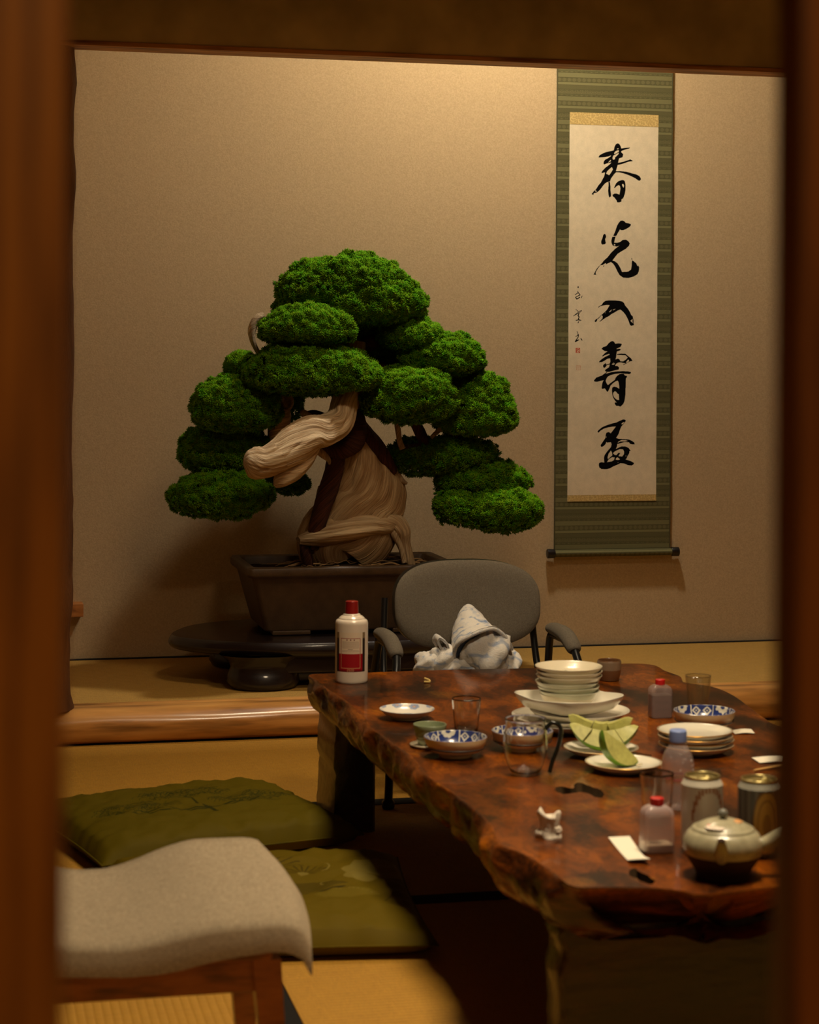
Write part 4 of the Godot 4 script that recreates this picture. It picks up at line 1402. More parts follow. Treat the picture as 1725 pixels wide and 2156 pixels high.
# outline of the top in the photograph, mapped to the plane of the table top, clockwise from the far corner
func table_outline() -> PackedVector2Array:
	var px := [[652, 1421], [690, 1418], [800, 1415], [950, 1410], [1100, 1407], [1220, 1403], [1320, 1397], [1375, 1400], [1400, 1412], [1432, 1424], [1440, 1436], [1500, 1446], [1540, 1462], [1580, 1490], [1620, 1520], [1680, 1545]]
	var o := PackedVector2Array()
	for q in px:
		var p := on_table(q[0], q[1])
		o.append(Vector2(p.x, p.z))
	# the hidden side behind the second door goes on as a live edge
	for q in [[1.735, 3.00], [1.70, 3.30], [1.76, 3.60], [1.745, 3.80], [1.60, 3.845], [1.35, 3.84]]:
		o.append(Vector2(q[0], q[1]))
	var left := [[1500, 1882], [1440, 1876], [1385, 1870], [1300, 1868], [1215, 1868], [1196, 1862], [1168, 1838], [1130, 1812], [1090, 1792], [1062, 1782], [1046, 1762], [1036, 1738], [1015, 1715], [985, 1692], [955, 1668], [925, 1650], [900, 1632], [880, 1606], [862, 1588], [838, 1572], [806, 1548], [782, 1532], [770, 1512], [752, 1498], [738, 1482], [716, 1466], [690, 1450], [668, 1432]]
	for q in left:
		var p := on_table(q[0], q[1])
		o.append(Vector2(p.x, p.y if false else p.z))
	return o

func dense_outline(o: PackedVector2Array, step: float) -> PackedVector2Array:
	var r := PackedVector2Array()
	var n := o.size()
	for i in n:
		var a := o[(i - 1 + n) % n]
		var b := o[i]
		var c := o[(i + 1) % n]
		var d := o[(i + 2) % n]
		var k := maxi(1, int(b.distance_to(c) / step))
		for j in k:
			r.append(b.cubic_interpolate(c, a, d, float(j) / k))
	return r

func build_table() -> void:
	var origin := Vector3(1.30, 0.0, 2.83)
	var t := thing("low_table", "thick live-edge burl wood low table with a glossy orange-brown top", "table", origin)
	var outline := dense_outline(table_outline(), 0.011)
	var n := outline.size()
	var tex := burl_texture()
	var wood := coat(mat("burl_wood", srgb(180, 160, 130), 0.50, 0.2), 0.32, 0.09)
	wood.albedo_texture = tex[0]
	var edge_wood := coat(mat("burl_edge_wood", srgb(206, 186, 164), 0.45, 0.4), 0.5, 0.14)
	edge_wood.albedo_texture = tex[0]
	relief(edge_wood, M.bump, 0.12)
	# outline winding: outward normal by the signed area
	var area := 0.0
	for i in n:
		area += outline[i].cross(outline[(i + 1) % n])
	var sgn := 1.0 if area > 0.0 else -1.0
	var nor := PackedVector2Array()
	for i in n:
		var d := (outline[(i + 2) % n] - outline[(i - 2 + n) % n]).normalized()
		nor.append(Vector2(d.y, -d.x) * sgn)
	# hollow in the top and the notch at the near end
	var hole := PackedVector2Array()
	for q in [[1168, 1660], [1185, 1656], [1206, 1660], [1212, 1650], [1222, 1648], [1240, 1655], [1262, 1662], [1272, 1672], [1268, 1680], [1252, 1678], [1240, 1670], [1222, 1668], [1206, 1670], [1190, 1672], [1174, 1668]]:
		var p := on_table(q[0], q[1])
		hole.append(Vector2(p.x, p.z))
	hole = dense_outline(hole, 0.006)
	var notch := PackedVector2Array()
	for q in [[1325, 1832], [1338, 1828], [1352, 1838], [1368, 1846], [1378, 1854], [1372, 1862], [1356, 1858], [1340, 1850], [1328, 1842]]:
		var p := on_table(q[0], q[1])
		notch.append(Vector2(p.x, p.z))
	notch = dense_outline(notch, 0.006)
	var jag := RandomNumberGenerator.new()
	jag.seed = 12
	for hh in [hole, notch]:
		for i in hh.size():
			hh[i] += Vector2(jag.randf_range(-1, 1), jag.randf_range(-1, 1)) * 0.0022
	var cuts := [1.0]
	for hh in [hole, notch]:
		var cz := 0.0
		for q in hh:
			cz += q.y
		cuts.append(cz / hh.size())
	cuts.sort()
	cuts.append(5.0)
	var top := Shape.new()
	for i in cuts.size() - 1:                  # bands that end in the hollows, so that none is closed inside
		var band := PackedVector2Array([Vector2(0, cuts[i]), Vector2(3, cuts[i]), Vector2(3, cuts[i + 1]), Vector2(0, cuts[i + 1])])
		for piece in Geometry2D.intersect_polygons(outline, band):
			var rest := [piece]
			for hh in [hole, notch]:
				var next := []
				for r in rest:
					next.append_array(Geometry2D.clip_polygons(r, hh))
				rest = next
			for r in rest:
				top.poly(r, TABLE_Y)
	for i in top.v.size():
		top.uv[i] = table_uv(top.v[i])
		top.v[i] -= origin
	part(t, "tabletop", top, wood)
	# hollows have walls and floors
	for hh in [hole, notch]:
		var hs := Shape.new()
		var rows := []
		var cen := Vector2.ZERO
		for q in hh:
			cen += q
		cen /= hh.size()
		for lv in [[0.0, 1.0], [-0.006, 0.95], [-0.016, 0.88], [-0.026, 0.72], [-0.030, 0.35]]:
			var row := PackedVector3Array()
			for i in hh.size():
				var q: Vector2 = cen + (hh[i] - cen) * lv[1]
				row.append(Vector3(q.x, TABLE_Y + lv[0] + 0.003 * sin(i * 2.3) * clampf(-lv[0] * 80.0, 0.0, 1.0), q.y) - origin)
			rows.append(row)
		var ha := 0.0
		for i in hh.size():
			ha += hh[i].cross(hh[(i + 1) % hh.size()])
		hs.grid(rows, true, ha < 0.0)
		hs.fan(rows[-1], ha > 0.0)
		part(t, "hollow", hs, mat("weathered_hollow_wood", srgb(66, 50, 32), 0.9, 0.2), "dark ragged hollow in the wood")
	# live edge: lumpy, rolling out and under
	var nz := FastNoiseLite.new()
	nz.seed = 41
	nz.frequency = 9.0
	nz.fractal_octaves = 3
	var big := FastNoiseLite.new()
	big.seed = 8
	big.frequency = 4.5
	var prof := [Vector2(0.0, 0.0), Vector2(0.004, -0.003), Vector2(0.008, -0.012), Vector2(0.011, -0.024), Vector2(0.012, -0.038), Vector2(0.010, -0.052), Vector2(0.004, -0.066), Vector2(-0.008, -0.080), Vector2(-0.030, -0.090), Vector2(-0.07, -0.094), Vector2(-0.14, -0.094)]
	prof = smooth_profile(prof, 2)
	var rows2 := []
	for q in prof:
		var row := PackedVector3Array()
		for i in n:
			var c := outline[i]
			var dn: float = -q.y
			var k := clampf(dn / 0.02, 0.0, 1.0)
			var lumpv := (big.get_noise_3d(c.x, dn * 1.2, c.y) * 0.030 + nz.get_noise_3d(c.x, dn * 1.5, c.y) * 0.007) * k
			var end := smoothstep(3.74, 3.80, c.y)
			lumpv *= 1.0 - 0.6 * end
			lumpv -= end * dn * 1.5
			if q.x < -0.02:
				lumpv *= 0.3
			var pp: Vector2 = c + nor[i] * (q.x + lumpv)
			var yy: float = TABLE_Y + q.y + big.get_noise_3d(c.x * 1.7, 5.0, c.y * 1.7) * 0.02 * clampf((dn - 0.03) / 0.05, 0.0, 1.0)
			row.append(Vector3(pp.x, yy, pp.y))
		rows2.append(row)
	var es := Shape.new()
	es.grid(rows2, true, sgn < 0.0)
	var w := n + 1
	var peri := 0.0
	var pl := [0.0]
	for i in n:
		peri += outline[i].distance_to(outline[(i + 1) % n])
		pl.append(peri)
	var acc := 0.0
	for r in prof.size():
		if r > 0:
			acc += prof[r].distance_to(prof[r - 1])
		for j in w:
			es.uv[r * w + j] = Vector2(0.05 + acc * 1.6, pl[j] * 0.55)
	es.shift(-origin)
	part(t, "live_edge", es, edge_wood, "lumpy lacquered natural edge")
	# underside
	var under := Shape.new()
	for piece in Geometry2D.offset_polygon(outline, -0.10):
		under.poly(piece, TABLE_Y - 0.093, false)
	for i in under.v.size():
		under.uv[i] = table_uv(under.v[i])
	under.shift(-origin)
	part(t, "underside", under, edge_wood)
	# plank legs with a waney outer side
	var leg_wood := coat(mat("dark_leg_wood", srgb(84, 58, 42), 0.45, 0.5), 0.4, 0.2)
	leg_wood.albedo_texture = tex[0]
	relief(leg_wood, M.bump, 0.2)
	for q in [[0.868, 2.085, 0.095, 0.26, -1.0], [1.62, 2.085, 0.095, 0.26, 1.0], [0.905, 3.745, 0.36, 0.10, -1.0], [1.36, 3.745, 0.34, 0.10, 1.0]]:
		var rows3 := []
		for i in 16:
			var y := 0.25 * i / 15.0
			var row := PackedVector3Array()
			var wv := nz.get_noise_2d(y * 1.8 + q[1], q[0]) * 0.008
			var x0: float = q[0] + wv
			var x1: float = q[0] + q[2]
			var z1: float = q[1]
			var z0: float = q[1] - q[3]
			var cc := [Vector2(x0, z1 - 0.012), Vector2(x0 + 0.010, z1), Vector2((x0 + x1) * 0.5, z1), Vector2(x1 - 0.008, z1), Vector2(x1, z1 - 0.008), Vector2(x1, z0 + 0.008), Vector2(x1 - 0.008, z0), Vector2(x0 + 0.010, z0), Vector2(x0 + 0.003, z0 + 0.012), Vector2(x0 + wv * 0.5, (z0 + z1) * 0.5)]
			cc.reverse()
			for e in cc:
				row.append(Vector3(e.x, y, e.y))
			rows3.append(row)
		var ls := Shape.new()
		ls.grid(rows3, true, false, 0.4, 0.2)
		ls.fan(rows3[0], false)
		ls.shift(-origin)
		part(t, "leg", ls, leg_wood)

func table_uv(p: Vector3) -> Vector2:
	return Vector2((p.x - 0.82) / 1.0, (p.z - 1.78) / 2.1)


# ---------------------------------------------------------------- chairs and cushions
func zabuton(called: String, at: Vector3, turn: float, wx: float, wz: float, th: float, m: Material, label: String, seed_: int, sag := 0.0) -> Node3D:
	# stuffed square cushion: thick in the middle, thin pinched corners, a seam round its edge
	var t := thing(called, label, "cushion", at, turn, "floor cushions beside the low table")
	var nz := FastNoiseLite.new()
	nz.seed = seed_
	nz.frequency = 3.5
	var s := Shape.new()
	var n := 40
	for side: float in [1.0, -1.0]:
		var rows := []
		for i in n + 1:
			var row := PackedVector3Array()
			for j in n + 1:
				var u := -1.0 + 2.0 * j / n
				var v := -1.0 + 2.0 * i / n
				var e := (1.0 - pow(absf(u), 5.0)) * (1.0 - pow(absf(v), 5.0))
				var hgt := pow(maxf(e, 0.0), 0.42)
				# edges bow in a little between the corners
				var x := u * wx * 0.5 * (1.0 - 0.035 * (1.0 - v * v) * absf(u))
				var z := v * wz * 0.5 * (1.0 - 0.035 * (1.0 - u * u) * absf(v))
				var y := th * 0.36
				if side > 0:
					# gathers running in from the rim
					var rim := clampf(1.0 - minf(1.0 - absf(u), 1.0 - absf(v)) * 3.2, 0.0, 1.0)
					var gather := sin((u if absf(v) > absf(u) else v) * 34.0 + seed_) * 0.0040 * rim * hgt
					y += hgt * th * 0.62 * (1.0 + 0.22 * nz.get_noise_2d(u, v)) - sag * th * exp(-(u * u + v * v) * 3.0) + gather
				else:
					y -= pow(maxf(e, 0.0), 0.25) * th * 0.36 - 0.0
				row.append(Vector3(x, y, z))
			rows.append(row)
		s.grid(rows, false, side > 0)
	part(t, "cover", s, m)
	var path := []
	for k in 4:
		var c := [Vector2(-1, -1), Vector2(1, -1), Vector2(1, 1), Vector2(-1, 1)]
		for i in 12:
			var q: Vector2 = c[k].lerp(c[(k + 1) % 4], i / 12.0)
			path.append(Vector3(q.x * wx * 0.5 * (1.0 - 0.035 * (1.0 - q.y * q.y)), th * 0.36, q.y * wz * 0.5 * (1.0 - 0.035 * (1.0 - q.x * q.x))))
	path.append(path[0])
	part(t, "seam", tube(path, 0.0022, 6, false), m)
	return t

func pine_cushion_tex() -> ImageTexture:
	# moss green silk with three woven pine crowns on crooked branches
	var n := 640
	var p := Pic.new(n, n, srgb(116, 100, 8))
	var d := srgb(50, 54, 14)
	var g := RandomNumberGenerator.new()
	g.seed = 3
	for c in [Vector3(330, 230, 120), Vector3(180, 330, 110), Vector3(480, 340, 110)]:
		for k in 130:
			var a := g.randf() * TAU
			var r := sqrt(g.randf())
			var q := Vector2(c.x + cos(a) * r * c.z, c.y + sin(a) * r * c.z * 0.42)
			p.circle(q, g.randf_range(8, 14), 2.0, d, 0.55, PI, TAU)
		for k in 40:
			var q := Vector2(c.x + g.randf_range(-1, 1) * c.z * 0.8, c.y + g.randf_range(-1, 1) * c.z * 0.3)
			p.stroke([Vector3(q.x, q.y, 1.4), Vector3(q.x + g.randf_range(-14, 14), q.y - 14, 1.0)], d, 0.6)
		p.stroke([Vector3(c.x, c.y + 30, 3), Vector3(330, 410, 4), Vector3(340, 450, 5)], d, 0.8)
	p.stroke([Vector3(150, 375, 2), Vector3(250, 400, 3), Vector3(330, 420, 4), Vector3(430, 400, 3), Vector3(530, 390, 2)], d, 0.7)
	for y in range(0, n, 2):
		p.rect(0, y, n, 1, srgb(100, 86, 6), 0.35)
	return p.tex()

func crane_cushion_tex() -> ImageTexture:
	# olive silk with pale fans of pine, a cloud, hills and a crane
	var n := 640
	var base := srgb(126, 106, 10)
	var p := Pic.new(n, n, base)
	var pale := srgb(164, 148, 84)
	var dark := srgb(80, 66, 10)
	for c in [Vector3(330, 200, 86), Vector3(410, 255, 60), Vector3(250, 240, 60)]:
		for k in 11:
			var a := PI + PI * (k + 0.5) / 11.0
			p.stroke([Vector3(c.x + cos(a) * c.z * 0.25, c.y + sin(a) * c.z * 0.25, 1.5), Vector3(c.x + cos(a) * c.z, c.y + sin(a) * c.z, 2.0)], dark, 0.6)
		p.disc(Vector2(c.x, c.y), 12, pale, 0.9)
	for c in [Vector3(560, 210, 44), Vector3(600, 185, 40), Vector3(530, 240, 36), Vector3(590, 240, 44), Vector3(520, 285, 26), Vector3(540, 300, 28)]:
		p.disc(Vector2(c.x, c.y), c.z, pale, 0.9)
	p.circle(Vector2(420, 210), 50, 4, pale, 0.8, -0.6, 0.9)
	p.poly(PackedVector2Array([Vector2(330, 330), Vector2(430, 310), Vector2(500, 345), Vector2(440, 375), Vector2(350, 380)]), dark, 0.55)
	p.stroke([Vector3(330, 380, 2.5), Vector3(420, 388, 3), Vector3(490, 362, 2.5)], srgb(50, 44, 18))
	p.circle(Vector2(455, 330), 14, 3, pale, 0.9, 2.2, 5.5)
	p.poly(PackedVector2Array([Vector2(420, 410), Vector2(480, 375), Vector2(540, 385), Vector2(560, 420), Vector2(520, 440), Vector2(440, 445)]), pale, 0.35)
	for k in 9:
		p.disc(Vector2(470 + k * 9, 380 + k * k * 0.5), 2.5, pale)
	p.stroke([Vector3(560, 480, 1.5), Vector3(590, 400, 1.5)], dark, 0.7)
	p.stroke([Vector3(620, 400, 1.5), Vector3(636, 480, 1.5)], dark, 0.7)
	for y in range(0, n, 2):
		p.rect(0, y, n, 1, srgb(112, 94, 8), 0.3)
	return p.tex()

func build_cushions() -> void:
	var a := mat("moss_green_silk", srgb(196, 194, 176), 0.65, 0.2)
	a.albedo_texture = pine_cushion_tex()
	zabuton("floor_cushion", Vector3(0.535, 0.0, 2.045), 0.27, 0.62, 0.54, 0.085, a, "dark moss-green floor cushion with three woven pine crowns", 3)
	var b := mat("olive_silk", srgb(196, 192, 170), 0.65, 0.2)
	b.albedo_texture = crane_cushion_tex()
	zabuton("floor_cushion", Vector3(0.60, 0.0, 2.715), -0.10, 0.62, 0.64, 0.075, b, "lighter olive floor cushion with pale cloud and fan motifs", 7, 0.18)

func build_low_chair() -> void:
	# low steel chair with a rounded fabric back and padded arms
	var o := Vector3(1.335, 0.0, 1.50)
	var t := thing("low_chair", "low grey fabric chair with black steel frame behind the table", "chair", o, 0.02)
	var c := at_z(978, 1271, 1.43)
	var cx := c.x - o.x
	var top := at_z(978, 1178, 1.40).y
	var bot := at_z(978, 1366, 1.45).y
	var hw := 158.0 * mpp(c)
	# cushion back: superellipse outline, domed front, slightly curved round the sitter, leaning back
	var rows := []
	for i in 10:
		var k := i / 9.0
		var row := PackedVector3Array()
		for j in 64:
			var an := TAU * j / 64.0
			var ex := signf(cos(an)) * pow(absf(cos(an)), 0.68)
			var ey := signf(sin(an)) * pow(absf(sin(an)), 0.68)
			var f := sin(k * PI / 2.0)
			var hgt := (top - bot) * 0.5
			var x := ex * hw * f
			var y := ey * hgt * f
			if y < 0.0:
				x *= 1.0 - 0.10 * pow(-y / hgt, 2.0)
			var z := -0.075 + 0.024 * sqrt(maxf(0.0, 1.0 - pow(f, 6.0))) + 0.05 * pow(x / hw, 2.0) - 0.16 * y
			row.append(Vector3(cx + x, (top + bot) * 0.5 + y, z))
		rows.append(row)
	rows.reverse()
	var s := Shape.new()
	s.grid(rows, true, true)
	var shell := Shape.new()
	var back := []
	for i in rows.size():
		var row := PackedVector3Array()
		for q in rows[i]:
			row.append(q + Vector3(0, 0, -0.030 - 0.0))
		back.append(row)
	shell.grid(back, true, false)
	shell.grid([back[0], rows[0]], true, true)
	part(t, "backrest", s, M.chair_fabric)
	part(t, "back_shell", shell, M.black_metal, "black rim and rear shell")
	# seat
	var seat := Shape.new()
	var sr := []
	for lv in [[0.90, 0.205], [0.98, 0.210], [1.0, 0.222], [0.99, 0.240], [0.93, 0.250], [0.6, 0.253], [0.2, 0.252]]:
		sr.append(rounded_rect(0.215 * lv[0], 0.195 * lv[0], 0.05 * lv[0], lv[1]))
	seat.grid(sr, true, true)
	seat.fan(sr[0], false)
	seat.fan(sr[-1], true)
	seat.shift(Vector3(cx, 0, 0.06))
	part(t, "seat", seat, M.chair_fabric)
	# frame: legs, arms
	var arm_y := 0.362
	for sg: float in [-1.0, 1.0]:
		var x := sg * 0.239
		var fx := x + sg * 0.060
		part(t, "leg", tube(smooth_path([Vector3(fx, 0.012, 0.35), Vector3(x + sg * 0.035, 0.16, 0.27), Vector3(x + sg * 0.004, arm_y - 0.04, 0.195), Vector3(x, arm_y, 0.165)], 4), 0.0105, 12), M.black_metal)
		part(t, "leg", tube(smooth_path([Vector3(x + sg * 0.03, 0.012, -0.22), Vector3(x + sg * 0.012, 0.15, -0.10), Vector3(x, arm_y - 0.03, -0.035), Vector3(x, arm_y, -0.015)], 4), 0.0105, 12), M.black_metal)
		part(t, "foot_glide", lathe([Vector2(0, 0), Vector2(0.013, 0), Vector2(0.016, 0.004), Vector2(0.016, 0.016), Vector2(0.011, 0.022)], 16).shift(Vector3(fx, 0, 0.35)), M.black_metal)
		part(t, "foot_glide", lathe([Vector2(0, 0), Vector2(0.013, 0), Vector2(0.016, 0.004), Vector2(0.016, 0.016), Vector2(0.011, 0.022)], 16).shift(Vector3(x + sg * 0.03, 0, -0.22)), M.black_metal)
		part(t, "arm_bar", tube([Vector3(x, arm_y, 0.165), Vector3(x, arm_y, -0.015)], 0.009, 12), M.black_metal)
		part(t, "back_upright", tube(smooth_path([Vector3(sg * 0.222, 0.20, 0.0), Vector3(sg * 0.216, 0.26, -0.06), Vector3(sg * 0.210, 0.36, -0.09), Vector3(sg * 0.204, 0.46, -0.105)], 4), 0.0095, 12), M.black_metal)
		# soft sleeve drooping over the end of the arm
		var sl := Shape.new()
		var pp := smooth_path([Vector3(x, arm_y + 0.014, -0.035), Vector3(x, arm_y + 0.018, 0.02), Vector3(x, arm_y + 0.016, 0.09), Vector3(x, arm_y + 0.008, 0.130), Vector3(x, arm_y - 0.008, 0.168), Vector3(x, arm_y - 0.018, 0.180)], 4)
		var rr := []
		for i in pp.size():
			var k := float(i) / (pp.size() - 1)
			rr.append(0.004 + 0.018 * pow(sin(PI * clampf(0.06 + k * 0.90, 0.0, 1.0)), 0.35) * (0.82 + 0.28 * k))
		sl = tube(pp, rr, 18)
		part(t, "arm_sleeve", sl, M.chair_fabric)
	part(t, "cross_bar", tube([Vector3(-0.235, 0.19, 0.20), Vector3(0.235, 0.19, 0.20)], 0.009, 12), M.black_metal)
	part(t, "cross_bar", tube([Vector3(-0.235, 0.19, -0.02), Vector3(0.235, 0.19, -0.02)], 0.009, 12), M.black_metal)

func build_towel() -> void:
	# crumpled towel standing up in a peak on the chair seat
	var tx := Pic.new(384, 384, srgb(222, 218, 210))
	var nz := FastNoiseLite.new()
	nz.seed = 14
	nz.frequency = 0.009
	nz.fractal_type = FastNoiseLite.FRACTAL_RIDGED
	nz.fractal_octaves = 2
	var nb := FastNoiseLite.new()
	nb.seed = 5
	nb.frequency = 0.012
	for y in 384:
		for x in 384:
			var v := smoothstep(0.35, 0.85, nz.get_noise_2d(x, y)) * smoothstep(-0.45, 0.1, nb.get_noise_2d(x, y))
			var w := smoothstep(0.15, 0.5, nb.get_noise_2d(x + 900, y)) * 0.35
			tx.im.set_pixel(x, y, srgb(226, 220, 212).lerp(srgb(140, 156, 188), clampf(v * 0.7 + w, 0.0, 1.0)))
	var terry := mat("blue_and_white_terry", Color.WHITE, 0.95, 0.15)
	terry.albedo_texture = tx.tex()
	relief(terry, M.bump, 0.06)
	var blue := mat("slate_blue_lining", srgb(112, 126, 160), 0.95, 0.15)
	var base := at_z(980, 1420, 1.50)
	base.y = 0.252
	var t := thing("towel", "crumpled white and pale blue terry towel heaped in a peak on the chair seat", "towel", base)
	# hooded fold: rows from the peak down to its open rim
	var z0 := 1.50
	var peak := []
	var rim := [[958, 1412, 1.53], [956, 1385, 1.57], [962, 1360, 1.60], [985, 1342, 1.63], [1020, 1327, 1.63], [1045, 1326, 1.61], [1068, 1346, 1.60], [1078, 1368, 1.585]]
	var mid := [[954, 1400, 1.49], [955, 1360, 1.50], [960, 1335, 1.53], [980, 1322, 1.56], [1005, 1315, 1.56], [1025, 1316, 1.55], [1042, 1330, 1.53], [1056, 1352, 1.51]]
	var hi := [[958, 1352, 1.47], [960, 1325, 1.47], [966, 1303, 1.485], [982, 1292, 1.50], [998, 1290, 1.50], [1012, 1297, 1.49], [1020, 1308, 1.47], [1026, 1326, 1.46]]
	var tip := [[974, 1296, 1.455], [976, 1288, 1.46], [979, 1281, 1.465], [984, 1276, 1.468], [990, 1277, 1.468], [996, 1282, 1.465], [1000, 1288, 1.46], [1004, 1296, 1.455]]
	for r in [rim, mid, hi, tip]:
		var row := []
		for q in r:
			row.append(at_z(q[0], q[1], q[2]) - base)
		peak.append(row)
	part(t, "hood_fold", sheet(peak, 6, 6, 0.006, 0.004, 3), terry)
	# rolled hem along the rim
	var hem := []
	for q in rim:
		hem.append(at_z(q[0], q[1], q[2]) - base)
	part(t, "hem", tube(smooth_path(hem, 6), 0.0052, 10), terry)
	part(t, "lining", sheet([
		[at_z(962, 1400, 1.545) - base, at_z(966, 1366, 1.585) - base, at_z(1000, 1340, 1.60) - base, at_z(1045, 1334, 1.59) - base, at_z(1072, 1366, 1.575) - base],
		[at_z(966, 1408, 1.52) - base, at_z(975, 1385, 1.54) - base, at_z(1005, 1372, 1.54) - base, at_z(1042, 1370, 1.54) - base, at_z(1068, 1390, 1.54) - base]], 6, 6, 0.003), blue)
	# the heap below: lumpy folded mounds
	for b in [[1026, 1374, 1.588, 0.060, 0.062, 0.040, 5], [1066, 1395, 1.535, 0.035, 0.040, 0.045, 6], [992, 1400, 1.56, 0.040, 0.050, 0.040, 12], [905, 1398, 1.53, 0.042, 0.034, 0.045, 7], [935, 1390, 1.545, 0.040, 0.042, 0.04, 8], [950, 1402, 1.535, 0.05, 0.036, 0.05, 9], [1010, 1412, 1.49, 0.11, 0.05, 0.06, 10]]:
		var c := at_z(b[0], b[1], b[2]) - base
		var rows := []
		var fz := FastNoiseLite.new()
		fz.seed = b[6]
		fz.frequency = 14.0
		for i in 17:
			var la := -PI / 2 + PI * i / 16.0
			var row := PackedVector3Array()
			for j in 36:
				var a := TAU * j / 36.0
				var d := Vector3(cos(la) * cos(a), sin(la), cos(la) * sin(a))
				var fold := 1.0 + 0.16 * sin(a * 3.0 + d.y * 4.0 + b[6]) * cos(la) + 0.22 * fz.get_noise_3dv(d * 0.12)
				row.append(Vector3(c.x + d.x * b[3] * fold, maxf(0.002, c.y + d.y * b[4] * fold), c.z + d.z * b[5] * fold))
			rows.append(row)
		var s := Shape.new()
		s.grid(rows, true, false, 1.0, 0.7)
		part(t, "fold", s, terry)
	var lp := []
	for q in [[951, 1376, 1.56, 0], [944, 1356, 1.575, 0], [930, 1342, 1.575, 0], [921, 1352, 1.57, 0], [928, 1368, 1.565, 0], [938, 1380, 1.56, 0]]:
		lp.append(at_z(q[0], q[1], q[2]) - base)
	part(t, "fold", sheet([smooth_path(lp, 1), [lp[0] + Vector3(0, 0.012, -0.06), lp[1] + Vector3(0, 0.004, -0.06), lp[2] + Vector3(0, 0.002, -0.06), lp[3] + Vector3(0, 0, -0.06), lp[4] + Vector3(0, 0, -0.06), lp[5] + Vector3(0, 0, -0.06)]], 6, 6, 0.006, 0.003, 4), terry)

func build_stool() -> void:
	# low wooden stool with a waved felt-covered seat, partly behind the first door
	var fr := at_y(642, 1962, 0.285)           # front corner of the seat
	var o := Vector3(fr.x, 0, fr.z)
	var t := thing("low_stool", "low wooden stool with a waved pale grey felt seat", "stool", o, 0.0)
	var wide := 0.56
	var deep := 0.38
	var nx := 44
	var rows := []
	var nz := FastNoiseLite.new()
	nz.seed = 31
	nz.frequency = 6.0
	# section from the underside at the back over the top to the skirt in front
	for i in 21:
		var k := i / 20.0
		var row := PackedVector3Array()
		for j in nx + 1:
			var u := 1.0 - float(j) / nx               # 0 at the open end, 1 at the hidden end
			var x := -u * wide
			# wave: hump near the end, dip in the middle, rounded off over the end
			var e := x + 0.0
			var hump := 0.040 * smoothstep(-0.27, -0.11, e) + 0.040 * (1.0 - smoothstep(-wide + 0.11, -wide + 0.27, e))
			var q := clampf(1.0 + e / 0.045, 0.0, 1.0)
			var drop := 0.034 * (1.0 - sqrt(maxf(0.0, 1.0 - q * q)))
			var z := 0.0
			var y := 0.0
			var b := clampf((k - 0.10) / 0.70, 0.0, 1.0)     # 0 back, 1 front edge
			z = -deep * (1.0 - b)
			y = 0.292 + hump * (1.02 - 0.52 * b) + 0.001 * (1.0 - b) - drop * (0.6 + 0.4 * b)
			y -= 0.010 * pow(b, 8.0)
			if k < 0.10:
				y -= (0.10 - k) / 0.10 * 0.05
				z -= 0.004
			if k > 0.80:
				var d := (k - 0.80) / 0.20
				y -= 0.046 * d + 0.004 * d * sin(x * 26.0)
				z += 0.010 * sin(d * PI * 0.5)
			x += 0.022 * sin(PI * b * 0.85) * clampf(1.0 + e / 0.30, 0.0, 1.0)
			y += 0.0025 * nz.get_noise_2d(x, z * 2.0)
			row.append(Vector3(x, y, z))
		rows.append(row)
	var s := Shape.new()
	s.grid(rows, false, false)
	var n := s.normals()
	var w := nx + 1
	var back := []
	for i in rows.size():
		var row := PackedVector3Array()
		for j in w:
			row.append(rows[i][j] - n[i * w + j] * 0.009)
		back.append(row)
	s.grid(back, false, true)
	part(t, "felt_seat", s, M.grey_felt)
	part(t, "front_rail", slab(Vector3(-wide + 0.05, 0.195, -0.05), Vector3(-0.050, 0.243, -0.022), 0.004), M.stool_wood)
	part(t, "rear_rail", slab(Vector3(-wide + 0.05, 0.195, -deep + 0.03), Vector3(-0.050, 0.243, -deep + 0.058), 0.004), M.stool_wood)
	for x: float in [-0.066, -wide + 0.062]:
		part(t, "side_rail", slab(Vector3(x, 0.20, -deep + 0.058), Vector3(x + 0.026, 0.243, -0.05), 0.004), M.stool_wood)
		for z: float in [-0.036, -deep + 0.044]:
			var lr := []
			for i in 5:
				var k := i / 4.0
				var hs := lerpf(0.015, 0.021, k)
				var sp := (1.0 - k) * 0.020
				var cx: float = x + 0.013 + (sp if x > -0.2 else -sp)
				var cz: float = z + (sp if z > -0.2 else -sp)
				lr.append(PackedVector3Array([Vector3(cx - hs, 0.243 * k, cz - hs), Vector3(cx + hs, 0.243 * k, cz - hs), Vector3(cx + hs, 0.243 * k, cz + hs), Vector3(cx - hs, 0.243 * k, cz + hs)]))
			var ls := Shape.new()
			for f in 4:                                       # flat sides
				var strip := []
				for r in lr:
					strip.append(PackedVector3Array([r[f], r[(f + 1) % 4]]))
				ls.grid(strip)
			ls.fan(lr[0], false)
			ls.fan(lr[-1], true)
			part(t, "leg", ls, M.stool_wood)
	part(t, "seat_board", slab(Vector3(-wide + 0.03, 0.243, -deep + 0.02), Vector3(-0.045, 0.262, -0.012), 0.004), M.stool_wood)

